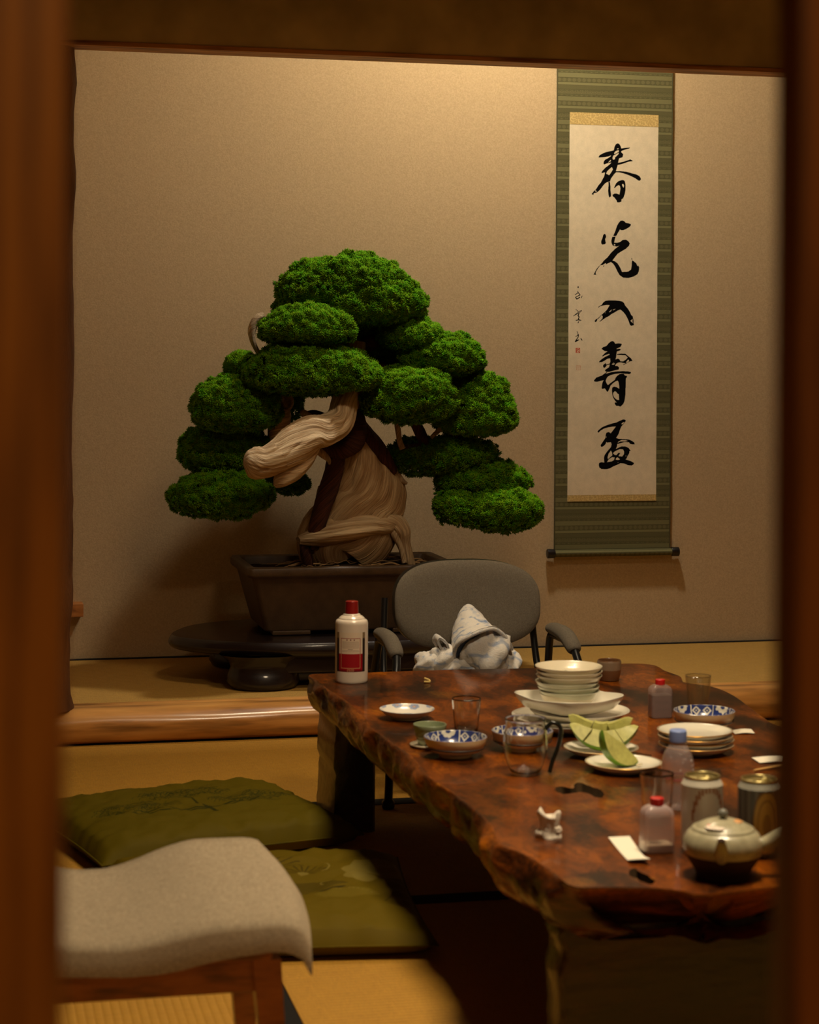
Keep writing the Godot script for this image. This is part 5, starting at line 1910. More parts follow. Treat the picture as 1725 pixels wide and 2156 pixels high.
# ---------------------------------------------------------------- on the table
# profiles are Vector2(radius, height); dishes run up the outside, over the rim and down the inside
func dish_profile(r: float, h: float, foot: float, th := 0.004, rim_flare := 0.0) -> Array:
	return smooth_profile([Vector2(0.0, 0.002), Vector2(foot * 0.9, 0.0015), Vector2(foot, 0.0), Vector2(foot, 0.005), Vector2(lerpf(foot, r, 0.45), h * 0.28), Vector2(lerpf(foot, r, 0.8), h * 0.66), Vector2(r + rim_flare, h), Vector2(r + rim_flare - th * 0.3, h + 0.001), Vector2(r - th, h - 0.001), Vector2(lerpf(foot, r, 0.78) - th, h * 0.66 + th * 0.5), Vector2(lerpf(foot, r, 0.4) - th, h * 0.28 + th), Vector2(foot * 0.5, 0.007 + th * 0.3), Vector2(0.0, 0.007 + th * 0.3)], 3)

func dish(called: String, label: String, at: Vector3, r: float, h: float, foot: float, m: Material, rim: Material = null, group := "") -> Node3D:
	var t := thing(called, label, "plate" if h < r * 0.34 else "bowl", at, 0.0, group)
	part(t, "body", lathe(dish_profile(r, h, foot), 48), m)
	if rim:
		part(t, "rim_line", lathe([Vector2(r - 0.0022, h - 0.0004), Vector2(r + 0.0006, h - 0.0012), Vector2(r + 0.0008, h + 0.0008), Vector2(r - 0.0022, h + 0.0012)], 48), rim)
	return t

func blue_bowl_tex(seed_: int) -> ImageTexture:
	# inside of the bowls: deep blue panels with white flowers and lattice lozenges; v runs from the rim to the centre
	var w := 640
	var h := 160
	var white := srgb(226, 220, 204)
	var blue := srgb(40, 56, 120)
	var p := Pic.new(w, h, white)
	var g := RandomNumberGenerator.new()
	g.seed = seed_
	for k in 8:
		var x := k * 80.0
		if k % 2 == 0:
			p.rect(x, 8, 80, 90, blue)
			for j in 9:
				var a := TAU * j / 9.0
				p.disc(Vector2(x + 40 + cos(a) * 18, 52 + sin(a) * 20), 9, white)
			p.disc(Vector2(x + 40, 52), 7, blue)
			for j in 10:
				p.disc(Vector2(x + g.randf_range(4, 76), g.randf_range(12, 94)), g.randf_range(2, 6), white)
		else:
			p.rect(x, 8, 80, 90, blue)
			for j in 2:
				for i in 2:
					var c := Vector2(x + 20 + 40 * i, 30 + 44 * j)
					p.poly(PackedVector2Array([c + Vector2(0, -19), c + Vector2(17, 0), c + Vector2(0, 19), c + Vector2(-17, 0)]), white)
					p.poly(PackedVector2Array([c + Vector2(0, -11), c + Vector2(9, 0), c + Vector2(0, 11), c + Vector2(-9, 0)]), blue)
					p.disc(c, 3.5, white)
		p.rect(x - 2, 8, 5, 90, white)
	p.rect(0, 0, w, 8, srgb(150, 120, 88))
	p.rect(0, 98, w, 5, blue)
	return p.tex()

func patterned_bowl(at: Vector3, r: float, turn: float, label: String, seed_: int) -> void:
	var t := thing("patterned_bowl", label, "bowl", at, turn, "blue and white patterned bowls on the table")
	var h := r * 0.62
	var foot := r * 0.52
	var out := smooth_profile([Vector2(foot * 0.85, 0.0), Vector2(foot, 0.0005), Vector2(foot, 0.007), Vector2(r * 0.78, h * 0.30), Vector2(r * 0.95, h * 0.68), Vector2(r, h)], 4)
	part(t, "outer_wall", lathe(out, 56), M.tan_glaze, "tan glazed outside")
	var inn := smooth_profile([Vector2(r, h), Vector2(r - 0.002, h + 0.001), Vector2(r - 0.004, h - 0.001), Vector2(r * 0.90, h * 0.66), Vector2(r * 0.70, h * 0.30), Vector2(r * 0.35, h * 0.19), Vector2(0.0, h * 0.18)], 4)
	var im := coat(mat("blue_white_glaze", Color.WHITE, 0.3, 0.5), 0.6, 0.08)
	im.albedo_texture = blue_bowl_tex(seed_)
	part(t, "inner_wall", lathe(inn, 56), im, "blue and white painted inside")
	var rb := r * 0.905
	part(t, "band", lathe([Vector2(rb + 0.0022, h * 0.46), Vector2(rb + 0.0032, h * 0.50), Vector2(rb + 0.0036, h * 0.53), Vector2(rb + 0.0022, h * 0.55)], 56), mat("brown_band_glaze", srgb(60, 42, 34), 0.5), "thin dark painted line")
	part(t, "base", lathe([Vector2(0.0, 0.004), Vector2(foot * 0.85, 0.003), Vector2(foot * 0.86, 0.0)], 40), M.tan_glaze)

func tumbler(called: String, label: String, at: Vector3, rb: float, rt: float, h: float, m: Material, group := "") -> Node3D:
	var t := thing(called, label, "glass", at, 0.0, group)
	part(t, "wall", lathe(smooth_profile([Vector2(0.0, 0.0), Vector2(rb * 0.92, 0.0), Vector2(rb, 0.004), Vector2(lerpf(rb, rt, 0.5), h * 0.5), Vector2(rt, h), Vector2(rt - 0.0008, h + 0.001), Vector2(rt - 0.002, h), Vector2(lerpf(rb, rt, 0.5) - 0.002, h * 0.5), Vector2(rb - 0.003, 0.012), Vector2(rb * 0.6, 0.009), Vector2(0.0, 0.009)], 3), 48), m)
	return t

func baijiu_label() -> ImageTexture:
	var w := 420
	var h := 460
	var cream := srgb(226, 206, 180)
	var red := srgb(160, 16, 26)
	var dark := srgb(44, 30, 26)
	var gold := srgb(214, 160, 110)
	var p := Pic.new(w, h, cream)
	p.rect(0, 250, w, h - 250, red)
	p.rect(0, 440, w, 20, srgb(110, 10, 18))
	for x in [0, 376]:
		p.rect(x, 0, 44, 70, srgb(132, 112, 82))
		p.rect(x, 70, 44, 390, dark)
	p.rect(78, 66, 264, 6, red)
	p.rect(78, 66, 6, 184, red)
	p.rect(336, 66, 6, 184, red)
	p.rect(78, 250, 6, 170, gold)
	p.rect(336, 250, 6, 170, gold)
	p.rect(78, 414, 264, 6, gold)
	for k in 3:
		var c := Vector2(163 + k * 47, 86)
		p.disc(c, 8, srgb(120, 40, 30))
		p.rect(c.x - 9, c.y - 2, 18, 4, srgb(120, 40, 30))
	# small print in lines, too fine to read
	var g := RandomNumberGenerator.new()
	g.seed = 77
	for row in 9:
		var y := 106 + row * 12 if row < 7 else 206 + (row - 7) * 14
		var x := 96.0
		while x < 318:
			var l := g.randf_range(3, 8)
			p.rect(x, y, l, 6, srgb(142, 112, 92), 0.75)
			x += l + g.randf_range(2, 4)
	p.rect(176, 194, 64, 5, srgb(110, 84, 70))
	# 2020
	for k in 4:
		var x := 168.0 + k * 24.0
		var s := 1.6
		if k % 2 == 0:
			p.stroke([Vector3(x, 428, s), Vector3(x + 12, 428, s), Vector3(x + 12, 436, s), Vector3(x, 444, s), Vector3(x, 452, s), Vector3(x + 13, 452, s)], gold)
		else:
			p.stroke([Vector3(x, 428, s), Vector3(x + 12, 428, s), Vector3(x + 12, 452, s), Vector3(x, 452, s), Vector3(x, 428, s)], gold)
	return p.tex()

func build_liquor_bottle() -> void:
	var at := on_table(740, 1434.5)
	var u := mpp(at)
	var t := thing("liquor_bottle", "opaque white liquor bottle with red cap and red label on the table corner", "bottle", at)
	var r := 34.6 * u
	var prof := smooth_profile([Vector2(0, 0.001), Vector2(r * 0.88, 0.0), Vector2(r * 0.97, 0.003), Vector2(r, 0.010), Vector2(r, 60 * u), Vector2(r, 118 * u)], 3)
	prof.append_array(smooth_profile([Vector2(r, 122 * u), Vector2(r * 0.985, 126 * u), Vector2(r * 0.93, 130 * u), Vector2(r * 0.80, 132.5 * u), Vector2(r * 0.79, 134 * u), Vector2(r * 0.66, 138 * u), Vector2(r * 0.54, 140 * u), Vector2(r * 0.52, 142 * u), Vector2(r * 0.40, 143.5 * u)], 3))
	part(t, "body", lathe(prof, 56), coat(mat("milk_glass", srgb(232, 216, 196), 0.25, 0.5), 0.8, 0.06))
	var rc := 13.6 * u
	var capm := coat(mat("red_metal_cap", srgb(150, 16, 16), 0.35, 0.5, 0.2), 0.6, 0.1)
	part(t, "cap", lathe(smooth_profile([Vector2(rc * 1.04, 142 * u), Vector2(rc * 1.03, 152 * u), Vector2(rc * 0.98, 166 * u), Vector2(rc * 0.90, 169.5 * u), Vector2(0, 170 * u)], 3), 36), capm)
	# label: a strip on the side towards the picture
	var lab := mat("printed_label", Color.WHITE, 0.55, 0.4)
	lab.albedo_texture = baijiu_label()
	lab.texture_repeat = false
	var s := Shape.new()
	var mid := atan2(EYE.z - at.z, EYE.x - at.x) + 0.06
	var rows := []
	for i in 2:
		var row := PackedVector3Array()
		for j in 21:
			var a := mid + 0.98 - 1.96 * j / 20.0
			row.append(Vector3(cos(a) * (r + 0.0004), (107.0 if i == 0 else 25.0) * u, sin(a) * (r + 0.0004)))
		rows.append(row)
	s.grid(rows)
	part(t, "label", s, lab, "cream and red printed label reading 2020")

func soy_bottle(px: float, py: float, w: float, hpx: float, fill: float, fill_mat: Material, label: String) -> void:
	var at := on_table(px, py)
	var u := mpp(at)
	var t := thing("sauce_bottle", label, "bottle", at, 0.0, "small red-capped sauce bottles on the table")
	var h := hpx * u
	var hw := w * 0.5 * u
	var rows := []
	for q in [[0.92, 0.0], [1.0, 0.04], [1.0, 0.35], [1.0, 0.66], [0.97, 0.74], [0.84, 0.81], [0.60, 0.855], [0.42, 0.87]]:
		rows.append(rounded_rect(hw * q[0], hw * 0.72 * q[0], hw * 0.3 * q[0], h * q[1]))
	var s := Shape.new()
	s.grid(rows, true, true)
	s.fan(rows[0], false)
	part(t, "body", s, M.plastic if fill > 0.3 else M.frosted)
	var rc := hw * 0.44
	part(t, "cap", lathe([Vector2(rc * 0.9, h * 0.85), Vector2(rc, h * 0.87), Vector2(rc, h * 0.985), Vector2(rc * 0.92, h), Vector2(0, h)], 24), M.red_plastic)
	var fr := []
	for q in [[0.88, 0.012], [0.95, 0.05], [0.95, fill * 0.97], [0.94, fill]]:
		fr.append(rounded_rect(hw * q[0], hw * 0.72 * q[0], hw * 0.28, h * q[1]))
	var fs := Shape.new()
	fs.grid(fr, true, true)
	fs.fan(fr[0], false)
	fs.fan(fr[-1], true)
	part(t, "contents", fs, fill_mat)

func can_tex(kind: int) -> ImageTexture:
	var w := 640
	var h := 380
	var p := Pic.new(w, h, srgb(204, 196, 178) if kind == 0 else srgb(150, 146, 132))
	if kind == 0:
		# pale can: arched brown lettering over a golden emblem, brown foot
		for rep in 2:
			var c := Vector2(160 + rep * 320, 190)
			for k in 13:
				var a := PI * 1.12 + PI * 0.76 * k / 12.0
				var q := c + Vector2(cos(a) * 92, sin(a) * 84)
				p.rect(q.x - 6, q.y - 10, 11, 20, srgb(150, 84, 36), 0.9)
			for k in 26:
				var a := TAU * k / 26.0
				p.disc(c + Vector2(cos(a) * (44 + 12 * sin(a * 5.0)), 24 + sin(a) * 34), 9, srgb(160, 122, 60), 0.85)
			p.disc(c + Vector2(0, 26), 26, srgb(98, 76, 46), 0.8)
			p.circle(c + Vector2(0, 26), 38, 6, srgb(84, 66, 44), 0.8)
		p.rect(0, 286, w, 94, srgb(170, 92, 34))
		p.rect(0, 280, w, 6, srgb(104, 66, 34))
	else:
		# dark can: silver shoulder, upright dark bands, gold disc
		p.rect(0, 66, w, 314, srgb(84, 80, 72))
		for k in 16:
			p.rect(k * 40, 66, 16, 314, srgb(124, 120, 108), 0.7)
		for rep in 2:
			var c := Vector2(160 + rep * 320, 170)
			p.disc(c, 66, srgb(186, 146, 62))
			p.circle(c, 66, 7, srgb(116, 84, 36))
			p.circle(c, 44, 5, srgb(140, 104, 44))
			p.disc(c, 20, srgb(150, 112, 44))
	p.im.flip_y()                       # the wall is turned from the bottom up
	return p.tex()

func build_can(px: float, py: float, kind: int, label: String) -> void:
	var at := on_table(px, py)
	var t := thing("drink_can", label, "can", at, 0.0, "drink cans behind the teapot")
	var r := 0.0331
	var body := mat("printed_can", Color.WHITE, 0.38, 0.5, 0.1)
	body.albedo_texture = can_tex(kind)
	part(t, "body", lathe(smooth_profile([Vector2(0.024, 0.0), Vector2(0.0265, 0.001), Vector2(r * 0.97, 0.008), Vector2(r, 0.014), Vector2(r, 0.06), Vector2(r, 0.104), Vector2(r * 0.985, 0.109), Vector2(0.0272, 0.1185)], 3), 48), body)
	part(t, "lid", lathe([Vector2(0.0268, 0.1180), Vector2(0.0282, 0.1195), Vector2(0.0284, 0.1215), Vector2(0.0276, 0.1225), Vector2(0.0262, 0.1218), Vector2(0.0250, 0.1165), Vector2(0.0238, 0.1160), Vector2(0.0225, 0.1178), Vector2(0.0, 0.1180)], 40), M.aluminium)
	var tab := Shape.new()
	tab.add(tube([Vector3(-0.004, 0.1192, 0.004), Vector3(-0.008, 0.1195, 0.013), Vector3(0.0, 0.1195, 0.0185), Vector3(0.008, 0.1195, 0.013), Vector3(0.004, 0.1192, 0.004), Vector3(-0.004, 0.1192, 0.004)], 0.0016, 8))
	tab.add(box(Vector3(0.010, 0.0018, 0.014), 0.0006, Vector3(0, 0.1192, -0.001)))
	var tb := part(t, "pull_tab", tab, M.aluminium)
	tb.rotation.y = 0.6 + kind

func build_plate_stack() -> void:
	var c := on_table(1194, 1532)
	var y := TABLE_Y
	# large plates at the bottom
	var big := [[-0.004, 0.004, 0.118, 0.020], [0.0, 0.0, 0.117, 0.019], [0.030, -0.006, 0.106, 0.018]]
	var labels := ["wide white plate lying lowest under the pile of dishes", "wide white plate lying second from the bottom of the pile", "white plate sticking out sideways from under the square dish"]
	for k in 3:
		var b: Array = big[k]
		dish("dinner_plate", labels[k], Vector3(c.x + b[0], y, c.z + b[1]), b[2], b[3], 0.066, M.white_pot, null, "dishes of the tall pile")
		y += 0.0090 if k < 2 else 0.0125
	# square dish with turned-up wavy corners
	var t := thing("square_dish", "deep white square dish with wavy rim in the middle of the pile", "dish", Vector3(c.x + 0.004, y + 0.004, c.z), 0.42, "dishes of the tall pile")
	var rows := []
	for q in [[0.0, 0.004, 0.0], [0.055, 0.0, 0.0], [0.060, 0.002, 0.0], [0.078, 0.010, 0.1], [0.091, 0.026, 0.8], [0.0945, 0.0345, 1.0], [0.0935, 0.036, 1.0], [0.0915, 0.035, 1.0], [0.088, 0.026, 0.8], [0.074, 0.013, 0.1], [0.05, 0.009, 0.0], [0.0, 0.009, 0.0]]:
		var row := PackedVector3Array()
		for j in 72:
			var a := TAU * j / 72.0
			var sq := 1.0 / pow(pow(absf(cos(a)), 5.0) + pow(absf(sin(a)), 5.0), 0.2)
			row.append(Vector3(cos(a) * q[0] * sq, q[1] - 0.0025 * q[2] * cos(4.0 * a), sin(a) * q[0] * sq))
		rows.append(row)
	var s := Shape.new()
	s.grid(rows, true)
	part(t, "body", s, M.white_pot)
	y += 0.004 + 0.010
	# seven small dishes nested on top
	var rr := [0.060, 0.064, 0.066, 0.067, 0.070, 0.070, 0.071]
	var hh := [0.028, 0.0255, 0.0255, 0.026, 0.026, 0.026, 0.026]
	var off := [[0.002, 0.0], [0.004, 0.002], [0.003, -0.002], [-0.001, 0.001], [0.004, 0.0], [0.004, 0.002], [0.003, 0.0]]
	var step := [0.0095, 0.0095, 0.0095, 0.0125, 0.0095, 0.0095, 0.0]
	var words := ["lowest", "second lowest", "third lowest", "fourth lowest", "third from the top", "second from the top", "topmost, with scraps inside"]
	for k in 7:
		var p := Vector3(c.x + off[k][0], y, c.z + off[k][1])
		var d := dish("small_dish", "small pale dish in the nested pile, %s" % words[k], p, rr[k], hh[k], 0.036, M.celadon_white if k in [1, 2, 3] else M.cream_pot, null, "small nested dishes on the pile")
		if k == 6:
			var crumb := mat("herb_scrap", srgb(96, 92, 40), 0.9)
			for q in [[0.02, 0.01], [-0.015, 0.024], [0.03, 0.022], [0.0, -0.02]]:
				part(d, "food_scrap", box(Vector3(0.005, 0.002, 0.003), 0.0008, Vector3(q[0], 0.0125, q[1])), crumb)
		y += step[k]

func melon_slice(t: Node3D, r: float, wedge: float, arc: float, xf: Transform3D, cuts := 0, hollow := 0.50) -> void:
	# crescent of melon: rind shell, flesh inside, flesh scored into chunks; the crescent opens upwards (+y)
	var ri := r * hollow
	var rind := Shape.new()
	var rows := []
	for i in 25:
		var th := -arc + 2.0 * arc * i / 24.0
		var row := PackedVector3Array()
		var e := pow(maxf(0.0, cos(th / arc * PI * 0.5)), 0.45)
		for j in 9:
			var ph := (-1.0 + 2.0 * j / 8.0) * wedge * maxf(0.12, e)
			row.append(xf * Vector3(sin(th) * r * cos(ph), -cos(th) * r * cos(ph), sin(ph) * r * 0.9))
		rows.append(row)
	rind.grid(rows, false, false)
	part(t, "rind", rind, M.melon_rind, "green melon rind")
	var n := maxi(1, cuts)
	for k in n:
		var s := Shape.new()
		var a0 := -arc + 2.0 * arc * k / n + (0.012 if n > 1 else 0.0)
		var a1 := -arc + 2.0 * arc * (k + 1) / n - (0.012 if n > 1 else 0.0)
		var slip := 0.0 if n == 1 else (0.06 if k % 2 == 0 else -0.05) * r
		var left := []
		var right := []
		var inner := []
		for i in 9:
			var th := lerpf(a0, a1, i / 8.0)
			var e := maxf(0.12, pow(maxf(0.0, cos(th / arc * PI * 0.5)), 0.45))
			var rin := lerpf(r * 0.92, ri, minf(1.0, e * 1.05))
			var la := PackedVector3Array()
			var ra := PackedVector3Array()
			for j in 6:
				var q := lerpf(r * 0.985, rin, j / 5.0)
				var ph := wedge * e * 0.97
				la.append(xf * Vector3(sin(th) * q * cos(ph), -cos(th) * q * cos(ph), sin(ph) * q * 0.9 + slip))
				ra.append(xf * Vector3(sin(th) * q * cos(ph), -cos(th) * q * cos(ph), -sin(ph) * q * 0.9 + slip))
			left.append(la)
			right.append(ra)
			inner.append(PackedVector3Array([la[5], ra[5]]))
		s.grid(left, false, false)
		s.grid(right, false, true)
		s.grid(inner, false, false)
		for end in [0, 8]:
			var strip := []
			for j in 6:
				strip.append(PackedVector3Array([left[end][j], right[end][j]]))
			s.grid(strip, false, end == 0)
		part(t, "flesh", s, M.melon_flesh, "pale green melon flesh")

func build_tableware() -> void:
	M.celadon_white = coat(mat("pale_celadon_porcelain", srgb(206, 206, 180), 0.28, 0.5), 0.6, 0.08)
	M.melon_flesh = mat("melon_flesh", srgb(206, 204, 118), 0.45, 0.45)
	M.melon_flesh.albedo_texture = M.soft
	tri(M.melon_flesh, Vector3.ONE * 18.0, false)
	M.melon_rind = coat(mat("melon_rind", srgb(116, 160, 44), 0.45, 0.45), 0.3, 0.2)
	build_liquor_bottle()
	# blue flowered saucer by the table edge
	var ft := Pic.new(512, 128, srgb(232, 226, 214))
	for k in 9:
		var c := Vector2(28 + k * 57, 40 + 14 * sin(k * 2.1))
		for j in 6:
			ft.disc(c + Vector2(cos(j * 1.05) * 11, sin(j * 1.05) * 12), 8, srgb(126, 144, 184), 0.7)
		ft.disc(c, 6, srgb(190, 150, 130), 0.7)
	ft.rect(0, 0, 512, 6, srgb(150, 160, 190))
	var fm := coat(mat("blue_flower_glaze", Color.WHITE, 0.28, 0.5), 0.6, 0.08)
	fm.albedo_texture = ft.tex()
	var d := on_table(857, 1513)
	var fs := thing("flowered_saucer", "small white saucer with pale blue flowers near the liquor bottle", "saucer", d)
	var r := 58.0 * mpp(d)
	part(fs, "outside", lathe(smooth_profile([Vector2(0.0, 0.002), Vector2(r * 0.5, 0.0), Vector2(r * 0.53, 0.004), Vector2(r * 0.8, 0.010), Vector2(r, 0.021)], 4), 48), M.cream_pot)
	part(fs, "inside", lathe(smooth_profile([Vector2(r, 0.021), Vector2(r * 0.98, 0.022), Vector2(r * 0.8, 0.0135), Vector2(r * 0.5, 0.007), Vector2(0, 0.006)], 4), 48), fm, "flower painted inside")
	# patterned bowls
	patterned_bowl(on_table(959, 1592), 67.0 * mpp(on_table(959, 1592)), 0.4, "blue and white patterned bowl beside the small green cup", 3)
	patterned_bowl(on_table(1100, 1578), 65.0 * mpp(on_table(1100, 1578)), 1.3, "blue and white patterned bowl behind the glass pitcher", 4)
	patterned_bowl(on_table(1483, 1536), 65.0 * mpp(on_table(1483, 1536)), 0.9, "blue and white patterned bowl in front of the brown glass", 5)
	# green cup on its little saucer
	var gc := on_table(905, 1572)
	var cup := thing("green_cup", "small ribbed green tea cup behind the patterned bowl", "cup", gc + Vector3(0, 0.004, 0))
	var cp := []
	for k in 14:
		var f := k / 13.0
		cp.append(Vector2(lerpf(0.022, 0.034, pow(f, 0.7)) + 0.0008 * sin(k * 2.4), 0.001 + 0.040 * f))
	var cin := [Vector2(0.033, 0.0418), Vector2(0.031, 0.041), Vector2(0.028, 0.025), Vector2(0.02, 0.008), Vector2(0.0, 0.006)]
	cp.push_front(Vector2(0, 0.001))
	cp.append_array(cin)
	part(cup, "body", lathe(cp, 40), M.celadon)
	single("cup_saucer", lathe(dish_profile(0.040, 0.006, 0.028, 0.002), 36), M.cream_pot, "thin pale saucer under the small green cup", "saucer", gc + Vector3(0, -0.0006, 0))
	# drinking glasses
	tumbler("drinking_glass", "clear drinking glass behind the patterned bowl and green cup", on_table(982, 1548), 0.0235, 0.0303, 0.074, M.glass, "clear drinking glasses on the table")
	tumbler("drinking_glass", "clear empty drinking glass behind the empty sauce bottle", on_table(1383, 1733), 0.0230, 0.0285, 0.082, M.glass, "clear drinking glasses on the table")
	tumbler("brown_glass", "tall brown tinted glass standing behind a patterned bowl", on_table(1470, 1503), 0.0215, 0.0285, 0.082, M.brown_glass)
	# glass pitcher with a dark handle
	var pa := on_table(1106, 1630)
	var pt := thing("glass_pitcher", "small empty glass pitcher with a dark handle beside the plates", "pitcher", pa)
	part(pt, "body", lathe(smooth_profile([Vector2(0, 0.0), Vector2(0.022, 0.0), Vector2(0.027, 0.004), Vector2(0.036, 0.022), Vector2(0.0415, 0.050), Vector2(0.0405, 0.078), Vector2(0.0375, 0.094), Vector2(0.039, 0.105), Vector2(0.0375, 0.105), Vector2(0.036, 0.094), Vector2(0.039, 0.078), Vector2(0.040, 0.050), Vector2(0.0345, 0.022), Vector2(0.024, 0.006), Vector2(0.0, 0.007)], 3), 48), M.glass)
	var hd := cam_right()
	var hp := smooth_path([hd * 0.036 + Vector3(0, 0.083, 0), hd * 0.050 + Vector3(0, 0.097, 0), hd * 0.066 + Vector3(0, 0.088, 0), hd * 0.064 + Vector3(0, 0.060, 0), hd * 0.052 + Vector3(0, 0.026, 0), hd * 0.046 + Vector3(0, 0.004, 0)], 5)
	part(pt, "handle", tube(hp, 0.0042, 12), coat(mat("dark_green_glass_handle", srgb(18, 26, 22), 0.2, 0.5), 0.5, 0.05), "dark curved handle")
	part(pt, "base_ring", lathe([Vector2(0.018, 0.0), Vector2(0.026, 0.0005), Vector2(0.0265, 0.004), Vector2(0.018, 0.005)], 40), M.glass)
	build_plate_stack()
	# melon on two plates
	var p1 := on_table(1266, 1590)
	var ma := thing("melon_plate", "pale gilt-edged plate under the large melon crescent", "plate", p1, 0.0, "plates holding melon")
	part(ma, "body", lathe(dish_profile(0.0735, 0.0165, 0.040), 48), M.white_pot)
	part(ma, "rim_line", lathe([Vector2(0.0712, 0.0162), Vector2(0.0742, 0.0155), Vector2(0.0744, 0.0172), Vector2(0.0712, 0.0177)], 48), M.gold, "gold rim")
	var u1 := mpp(p1)
	var m1 := thing("melon_crescent", "large green melon crescent scored into chunks on a plate", "melon", p1 + Vector3(0, 0.010, 0))
	melon_slice(m1, 0.072, 0.46, 1.28, Transform3D(Basis(Vector3.UP, -YAW - 0.15) * Basis(Vector3.RIGHT, -0.18), Vector3(0.004, 0.072, 0.006)), 4)
	var m2 := thing("melon_crescent", "melon crescent leaning behind the larger scored one", "melon", p1 + Vector3(0, 0.011, 0))
	melon_slice(m2, 0.068, 0.26, 1.30, Transform3D(Basis(Vector3.UP, -YAW - 0.25) * Basis(Vector3.RIGHT, 0.10), Vector3(0.008, 0.079, -0.028)), 3)
	var p2 := on_table(1313, 1622)
	var mb := thing("melon_plate", "pale gilt-edged plate holding one upright melon wedge", "plate", p2, 0.0, "plates holding melon")
	part(mb, "body", lathe(dish_profile(0.0725, 0.0165, 0.040), 48), M.white_pot)
	part(mb, "rim_line", lathe([Vector2(0.0702, 0.0162), Vector2(0.0732, 0.0155), Vector2(0.0734, 0.0172), Vector2(0.0702, 0.0177)], 48), M.gold, "gold rim")
	var m3 := thing("melon_wedge", "single melon wedge standing upright on the second plate", "melon", p2 + Vector3(0, 0.010, 0))
	melon_slice(m3, 0.052, 0.55, 1.25, Transform3D(Basis(Vector3.UP, -YAW + 0.35) * Basis(Vector3(0, 0, 1), -0.70) * Basis(Vector3.RIGHT, 0.10), Vector3(0.004, 0.050, 0.0)), 1, 0.22)
	single("seed_scrap", box(Vector3(0.014, 0.004, 0.006), 0.0018), M.cream_pot, "small pale rind scrap on the plate beside the melon wedge", "scrap", p2 + Vector3(0.026, 0.0135, 0.016), 0.5)
	single("fruit_fork", tube([Vector3(0, 0.030, 0), Vector3(0.020, 0.024, -0.02), Vector3(0.05, 0.014, -0.05)], [0.0028, 0.0020, 0.0018], 8), mat("steel_fork", srgb(190, 186, 178), 0.25, 0.5, 1.0), "little steel fruit fork behind the melon wedge", "fork", on_table(1338, 1606) + Vector3(0, -0.012, 0))
	# white plates with gilt rims, stacked
	var sp := on_table(1465, 1583)
	for k in 4:
		dish("gilt_plate", "white gilt-rimmed plate, %s of the stack of four" % ["lowest", "second lowest", "second from the top", "topmost"][k], sp + Vector3(0.003 * sin(k * 2.0), 0.0090 * k, 0.003 * cos(k * 3.0)), 0.0745, 0.0165, 0.040, M.white_pot, M.gold, "white gilt-rimmed plates in a stack")
	# sauce bottles, brown cups
	soy_bottle(1390, 1510, 47, 80, 0.60, mat("dark_soy", srgb(66, 48, 42), 0.4), "clear square sauce bottle holding dark sauce, red cap")
	soy_bottle(1383, 1793, 66, 114, 0.16, mat("pale_residue", srgb(186, 160, 130), 0.6), "nearly empty frosted sauce bottle beside the paper slip, red cap")
	var bc := on_table(1283, 1432)
	var br := thing("brown_cup", "small brown glazed cup at the far table edge", "cup", bc)
	part(br, "body", lathe(smooth_profile([Vector2(0, 0), Vector2(0.021, 0.0), Vector2(0.024, 0.004), Vector2(0.028, 0.02), Vector2(0.0285, 0.046), Vector2(0.0265, 0.047), Vector2(0.0255, 0.02), Vector2(0.0, 0.008)], 3), 36), coat(mat("brown_glaze", srgb(120, 82, 52), 0.4, 0.5), 0.5, 0.15))
	part(br, "rim_band", lathe([Vector2(0.0284, 0.026), Vector2(0.0290, 0.028), Vector2(0.0292, 0.0455), Vector2(0.0284, 0.047)], 36), coat(mat("greyish_glaze", srgb(150, 128, 104), 0.4, 0.5), 0.5, 0.15), "paler glazed band")
	var b2 := on_table(1409, 1500)
	single("dark_cup", lathe(smooth_profile([Vector2(0, 0), Vector2(0.014, 0.0), Vector2(0.017, 0.005), Vector2(0.0185, 0.042), Vector2(0.0165, 0.042), Vector2(0.0145, 0.008), Vector2(0, 0.006)], 3), 30), M.brown_clay, "narrow dark cup half hidden behind the dark sauce bottle", "cup", b2 + Vector3(0.0, 0, -0.03))
	build_pet_bottle()
	build_can(1478, 1792, 0, "pale drink can with brown arched lettering and gold emblem")
	build_can(1597, 1800, 1, "darker silver drink can with a round gold emblem")
	build_teapot()
	build_papers()

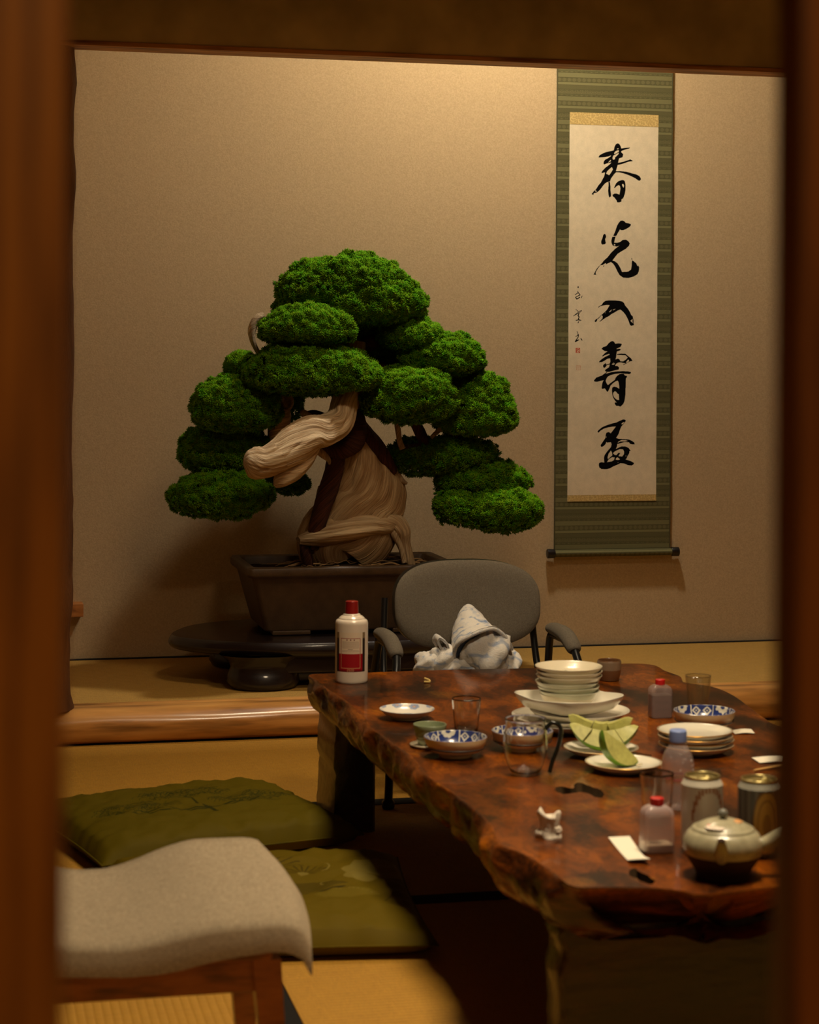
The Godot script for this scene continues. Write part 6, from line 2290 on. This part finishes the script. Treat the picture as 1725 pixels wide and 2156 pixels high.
func build_pet_bottle() -> void:
	var at := on_table(1427, 1700)
	var u := mpp(at)
	var t := thing("plastic_bottle", "clear plastic drink bottle with pale blue cap and droplets inside", "bottle", at)
	var r := 34.5 * u
	var pr := smooth_profile([Vector2(0, 0.006), Vector2(r * 0.5, 0.002), Vector2(r * 0.85, 0.0), Vector2(r * 0.98, 0.006), Vector2(r, 0.012), Vector2(r * 0.985, 40 * u), Vector2(r * 0.96, 58 * u), Vector2(r, 72 * u), Vector2(r, 86 * u), Vector2(r * 0.94, 102 * u), Vector2(r * 0.78, 118 * u), Vector2(r * 0.56, 130 * u), Vector2(r * 0.44, 136 * u), Vector2(r * 0.42, 141 * u)], 4)
	part(t, "body", lathe(pr, 48), M.plastic)
	part(t, "cap", lathe([Vector2(r * 0.53, 139 * u), Vector2(r * 0.54, 141 * u), Vector2(r * 0.53, 160 * u), Vector2(r * 0.48, 164 * u), Vector2(0, 164 * u)], 30), M.blue_plastic)
	part(t, "pink_line", lathe([Vector2(r * 0.985, 62 * u), Vector2(r * 0.99, 63 * u), Vector2(r * 0.99, 66 * u)], 40), mat("pink_print", srgb(200, 120, 120), 0.5))
	var g := RandomNumberGenerator.new()
	g.seed = 6
	var drop := mat("water_drop", Color(1, 1, 1, 0.25), 0.03, 0.5)
	drop.transparency = BaseMaterial3D.TRANSPARENCY_ALPHA
	for k in 26:
		var a := g.randf() * TAU
		var y := g.randf_range(70, 122) * u
		var rr := r * (0.97 if y < 90 * u else lerpf(0.96, 0.70, (y / u - 90) / 32.0))
		var sp := SphereMesh.new()
		sp.radius = g.randf_range(0.0008, 0.002)
		sp.height = sp.radius * 2.0
		sp.radial_segments = 8
		sp.rings = 4
		var o := part(t, "droplet", sp, drop)
		o.position = Vector3(cos(a) * rr, y, sin(a) * rr)

func build_teapot() -> void:
	var at := on_table(1522, 1843)
	var u := mpp(at)
	var t := thing("teapot", "grey-green side-handled teapot with dark unglazed base near the table end", "teapot", at)
	var glaze := coat(mat("grey_celadon_glaze", srgb(188, 180, 148), 0.35, 0.5), 0.5, 0.12)
	glaze.albedo_texture = M.soft
	tri(glaze, Vector3.ONE * 12.0, false)
	var r := 84.0 * u
	part(t, "base", lathe(smooth_profile([Vector2(0, 0), Vector2(r * 0.62, 0.0), Vector2(r * 0.66, 0.004), Vector2(r * 0.74, 18.36 * u), Vector2(r * 0.90, 38.77 * u), Vector2(r * 0.965, 48.97 * u)], 4), 56), mat("dark_unglazed_clay", srgb(58, 36, 24), 0.75, 0.4), "dark brown unglazed base")
	part(t, "body", lathe(smooth_profile([Vector2(r * 0.965, 48.97 * u), Vector2(r, 61.21 * u), Vector2(r * 0.985, 75.5 * u), Vector2(r * 0.90, 89.78 * u), Vector2(r * 0.80, 96.92 * u), Vector2(r * 0.785, 98.96 * u), Vector2(r * 0.74, 97.94 * u)], 4), 56), glaze)
	var lid := part(t, "lid", lathe(smooth_profile([Vector2(r * 0.775, 97.94 * u), Vector2(r * 0.78, 100.5 * u), Vector2(r * 0.74, 103 * u), Vector2(r * 0.70, 103.6 * u), Vector2(r * 0.55, 111.2 * u), Vector2(r * 0.30, 118.3 * u), Vector2(0, 120.4 * u)], 4), 56), glaze)
	part(lid, "knob", lathe(smooth_profile([Vector2(4 * u, 118.3 * u), Vector2(5.5 * u, 121.4 * u), Vector2(10 * u, 126.5 * u), Vector2(10.5 * u, 132.6 * u), Vector2(6 * u, 138.8 * u), Vector2(0, 139.8 * u)], 3), 28), mat("grey_knob_glaze", srgb(120, 118, 108), 0.35, 0.5))
	# petals painted on the lid
	var f := -cam_fwd()
	var rt := cam_right()
	for q in [[-0.30, 0.42, srgb(232, 214, 196), 0.013], [-0.18, 0.50, srgb(232, 214, 196), 0.011], [-0.36, 0.30, srgb(214, 130, 110), 0.006], [0.30, 0.10, srgb(206, 150, 92), 0.011]]:
		var p: Vector3 = rt * (q[0] * r) + f * (q[1] * r)
		var hr := Vector2(p.x, p.z).length() / r
		var hy := lerpf(120.0, 108.0, smoothstep(0.1, 0.62, hr)) * u
		part(lid, "petal", lathe([Vector2(0.0, 0.0022), Vector2(q[3] * 0.7, 0.0020), Vector2(q[3], 0.0)], 14).shift(Vector3(p.x, hy, p.z)), mat("painted_petal", q[2], 0.5))
	# spout towards the picture, handle to its side
	var sd := (f * 0.95 - rt * 0.18).normalized()
	var sp := smooth_path([sd * r * 0.78 + Vector3(0, 59.17 * u, 0), sd * r * 0.94 + Vector3(0, 67.34 * u, 0), sd * r * 1.05 + Vector3(0, 81.62 * u, 0), sd * r * 1.12 + Vector3(0, 95.9 * u, 0)], 5)
	var sr := []
	for i in sp.size():
		sr.append(lerpf(22.0, 8.0, float(i) / (sp.size() - 1)) * u)
	part(t, "spout", tube(sp, sr, 24, false), glaze)
	part(t, "spout_mouth", lathe([Vector2(8.2 * u, 0.0), Vector2(7.2 * u, 0.0012), Vector2(6.4 * u, -0.002), Vector2(5.6 * u, -0.010), Vector2(0.0, -0.011)], 18).shift(sp[-1]), M.brown_clay)
	var hp := smooth_path([rt * r * 0.90 + Vector3(0, 61.21 * u, 0), rt * r * 1.16 + Vector3(0, 71.42 * u, 0), rt * r * 1.5 + Vector3(0, 87.74 * u, 0), rt * r * 1.92 + Vector3(0, 102 * u, 0), rt * r * 1.97 + Vector3(0, 104.1 * u, 0)], 5)
	var hr2 := []
	for i in hp.size():
		var k := float(i) / (hp.size() - 1)
		hr2.append(lerpf(14.0, 19.0, k) * u if k < 0.97 else 12.0 * u)
	part(t, "handle", tube(hp, hr2, 24), glaze)

func crumple(c: Vector3, r: Vector3, seed_: int, sharp: float) -> Shape:
	var fz := FastNoiseLite.new()
	fz.seed = seed_
	fz.noise_type = FastNoiseLite.TYPE_CELLULAR
	fz.cellular_return_type = FastNoiseLite.RETURN_DISTANCE2_SUB
	fz.frequency = 1.3
	var rows := []
	for i in 25:
		var la := -PI / 2 + PI * i / 24.0
		var row := PackedVector3Array()
		for j in 44:
			var a := TAU * j / 44.0
			var d := Vector3(cos(la) * cos(a), sin(la), cos(la) * sin(a))
			var k := 0.86 + sharp * (fz.get_noise_3dv(d) + 0.5)
			row.append(c + d * r * k)
		rows.append(row)
	var s := Shape.new()
	s.grid(rows, true)
	return s

func build_papers() -> void:
	# crumpled napkin: a pinched sheet standing on its folds
	var n := on_table(1155, 1762)
	var u := mpp(n)
	var t := thing("crumpled_napkin", "crumpled white paper napkin near the bare table edge", "napkin", n)
	var wp := mat("soft_napkin_paper", srgb(226, 214, 196), 0.95, 0.15)
	var rt := cam_right() * u
	var up := Vector3.UP * u
	var fw := -cam_fwd() * u
	var nr := []
	var nf := FastNoiseLite.new()
	nf.seed = 4
	nf.frequency = 1.1
	for i in 22:
		var k := i / 21.0
		var row := PackedVector3Array()
		for j in 48:
			var an := TAU * j / 48.0
			# two ears stand up from a pinched waist; deep creases run upwards
			var ear := exp(-pow(wrapf(an - PI * 0.92, -PI, PI) / 0.85, 2)) * 20.0 + exp(-pow(wrapf(an - 0.15, -PI, PI) / 0.75, 2)) * 13.0
			var rad := lerpf(lerpf(25.0, 19.0, smoothstep(0.0, 0.4, k)), 23.0, smoothstep(0.4, 0.8, k))
			if k > 0.82:
				rad *= 1.0 - pow((k - 0.82) / 0.18, 1.4)
			rad *= 1.0 + 0.16 * sin(an * 5.0 + k * 2.0) + 0.22 * nf.get_noise_3d(cos(an), sin(an), k * 2.0)
			var hgt := 44.0 * minf(k, 0.86) / 0.86 + ear * pow(minf(k, 0.86) / 0.86, 2.0)
			if k > 0.86:
				hgt -= (k - 0.86) / 0.14 * (6.0 + ear)
			row.append(rt * (cos(an) * rad) + fw * (sin(an) * rad * 0.8) + up * hgt)
		nr.append(row)
	var ns := Shape.new()
	ns.grid(nr, true)
	part(t, "twist", ns, wp)
	part(t, "fold", crumple(rt * -17 + up * 9 + fw * 4, Vector3(17, 10, 14) * u, 3, 0.45), wp)
	part(t, "fold", crumple(rt * 18 + up * 14 + fw * 2, Vector3(14, 15, 13) * u, 5, 0.45), wp)
	part(t, "fold", crumple(rt * 0 + up * 15 + fw * 6, Vector3(16, 16, 14) * u, 9, 0.4), wp)
	# slip of paper, chopstick sleeves, chopstick, crumb
	var rows := []
	var cs := [[[1281, 1768], [1326, 1769]], [[1298, 1786], [1342, 1786]], [[1320, 1812], [1356, 1806]], [[1326, 1818], [1370, 1821]]]
	var hgt := [0.006, 0.001, 0.0025, 0.009]
	for i in 4:
		var row := []
		for k in 3:
			var p := on_table(lerpf(cs[i][0][0], cs[i][1][0], k / 2.0), lerpf(cs[i][0][1], cs[i][1][1], k / 2.0))
			row.append(p + Vector3(0, hgt[i] * (0.6 + 0.4 * k / 2.0) + 0.0008, 0))
		rows.append(row)
	var o: Vector3 = rows[1][1]
	for r in rows:
		for k in r.size():
			r[k] -= o
	single("paper_slip", sheet(rows, 5, 5, 0.0006), M.paper, "curled white paper slip lying before the empty sauce bottle", "paper", o)
	for q in [[[1540, 1540], [1582, 1537], [1590, 1546], [1548, 1547], "short white chopstick sleeve beside the patterned bowl"], [[1583, 1597], [1672, 1594], [1672, 1606], [1600, 1608], "long white chopstick sleeve next to the wooden chopstick"]]:
		var a := on_table(q[0][0], q[0][1])
		var s := Shape.new()
		var c := []
		for k in 4:
			c.append(on_table(q[k][0], q[k][1]) - a + Vector3(0, 0.0012, 0))
		var rws := [[c[0], c[0].lerp(c[1], 0.5) + Vector3(0, 0.002, 0), c[1]], [c[3], c[3].lerp(c[2], 0.5) + Vector3(0, 0.002, 0), c[2]]]
		s = sheet([rws[1], rws[0]], 4, 3, 0.0009)
		single("chopstick_sleeve", s, M.paper, q[4], "paper sleeve", a, 0.0, "paper chopstick sleeves")
	var c0 := on_table(1588, 1627) + Vector3(0, 0.004, 0)
	var c1 := on_table(1700, 1606) + Vector3(0, 0.004, 0)
	single("chopstick", tube([Vector3.ZERO, (c1 - c0)], [0.0024, 0.0038], 8), mat("pale_chopstick_wood", srgb(206, 158, 90), 0.6), "pale wooden chopstick lying near the long paper sleeve", "chopstick", c0)
	var cr := on_table(899, 1438)
	var ct := thing("cracker_scrap", "tiny curled cracker scrap near the far table edge", "scrap", cr)
	part(ct, "curl", tube(smooth_path([Vector3(-0.007, 0.003, 0.0), Vector3(0.006, 0.003, 0.003), Vector3(0.004, 0.0075, 0.0), Vector3(-0.006, 0.011, -0.002)], 4), 0.0028, 8), mat("pale_cracker", srgb(206, 176, 104), 0.8))

func _ready() -> void:
	rng.seed = 20
	make_materials()
	set_view_and_light()
	build_room()
	build_stand()
	build_bonsai()
	build_scroll()
	build_table()
	build_cushions()
	build_low_chair()
	build_towel()
	build_stool()
	build_tableware()
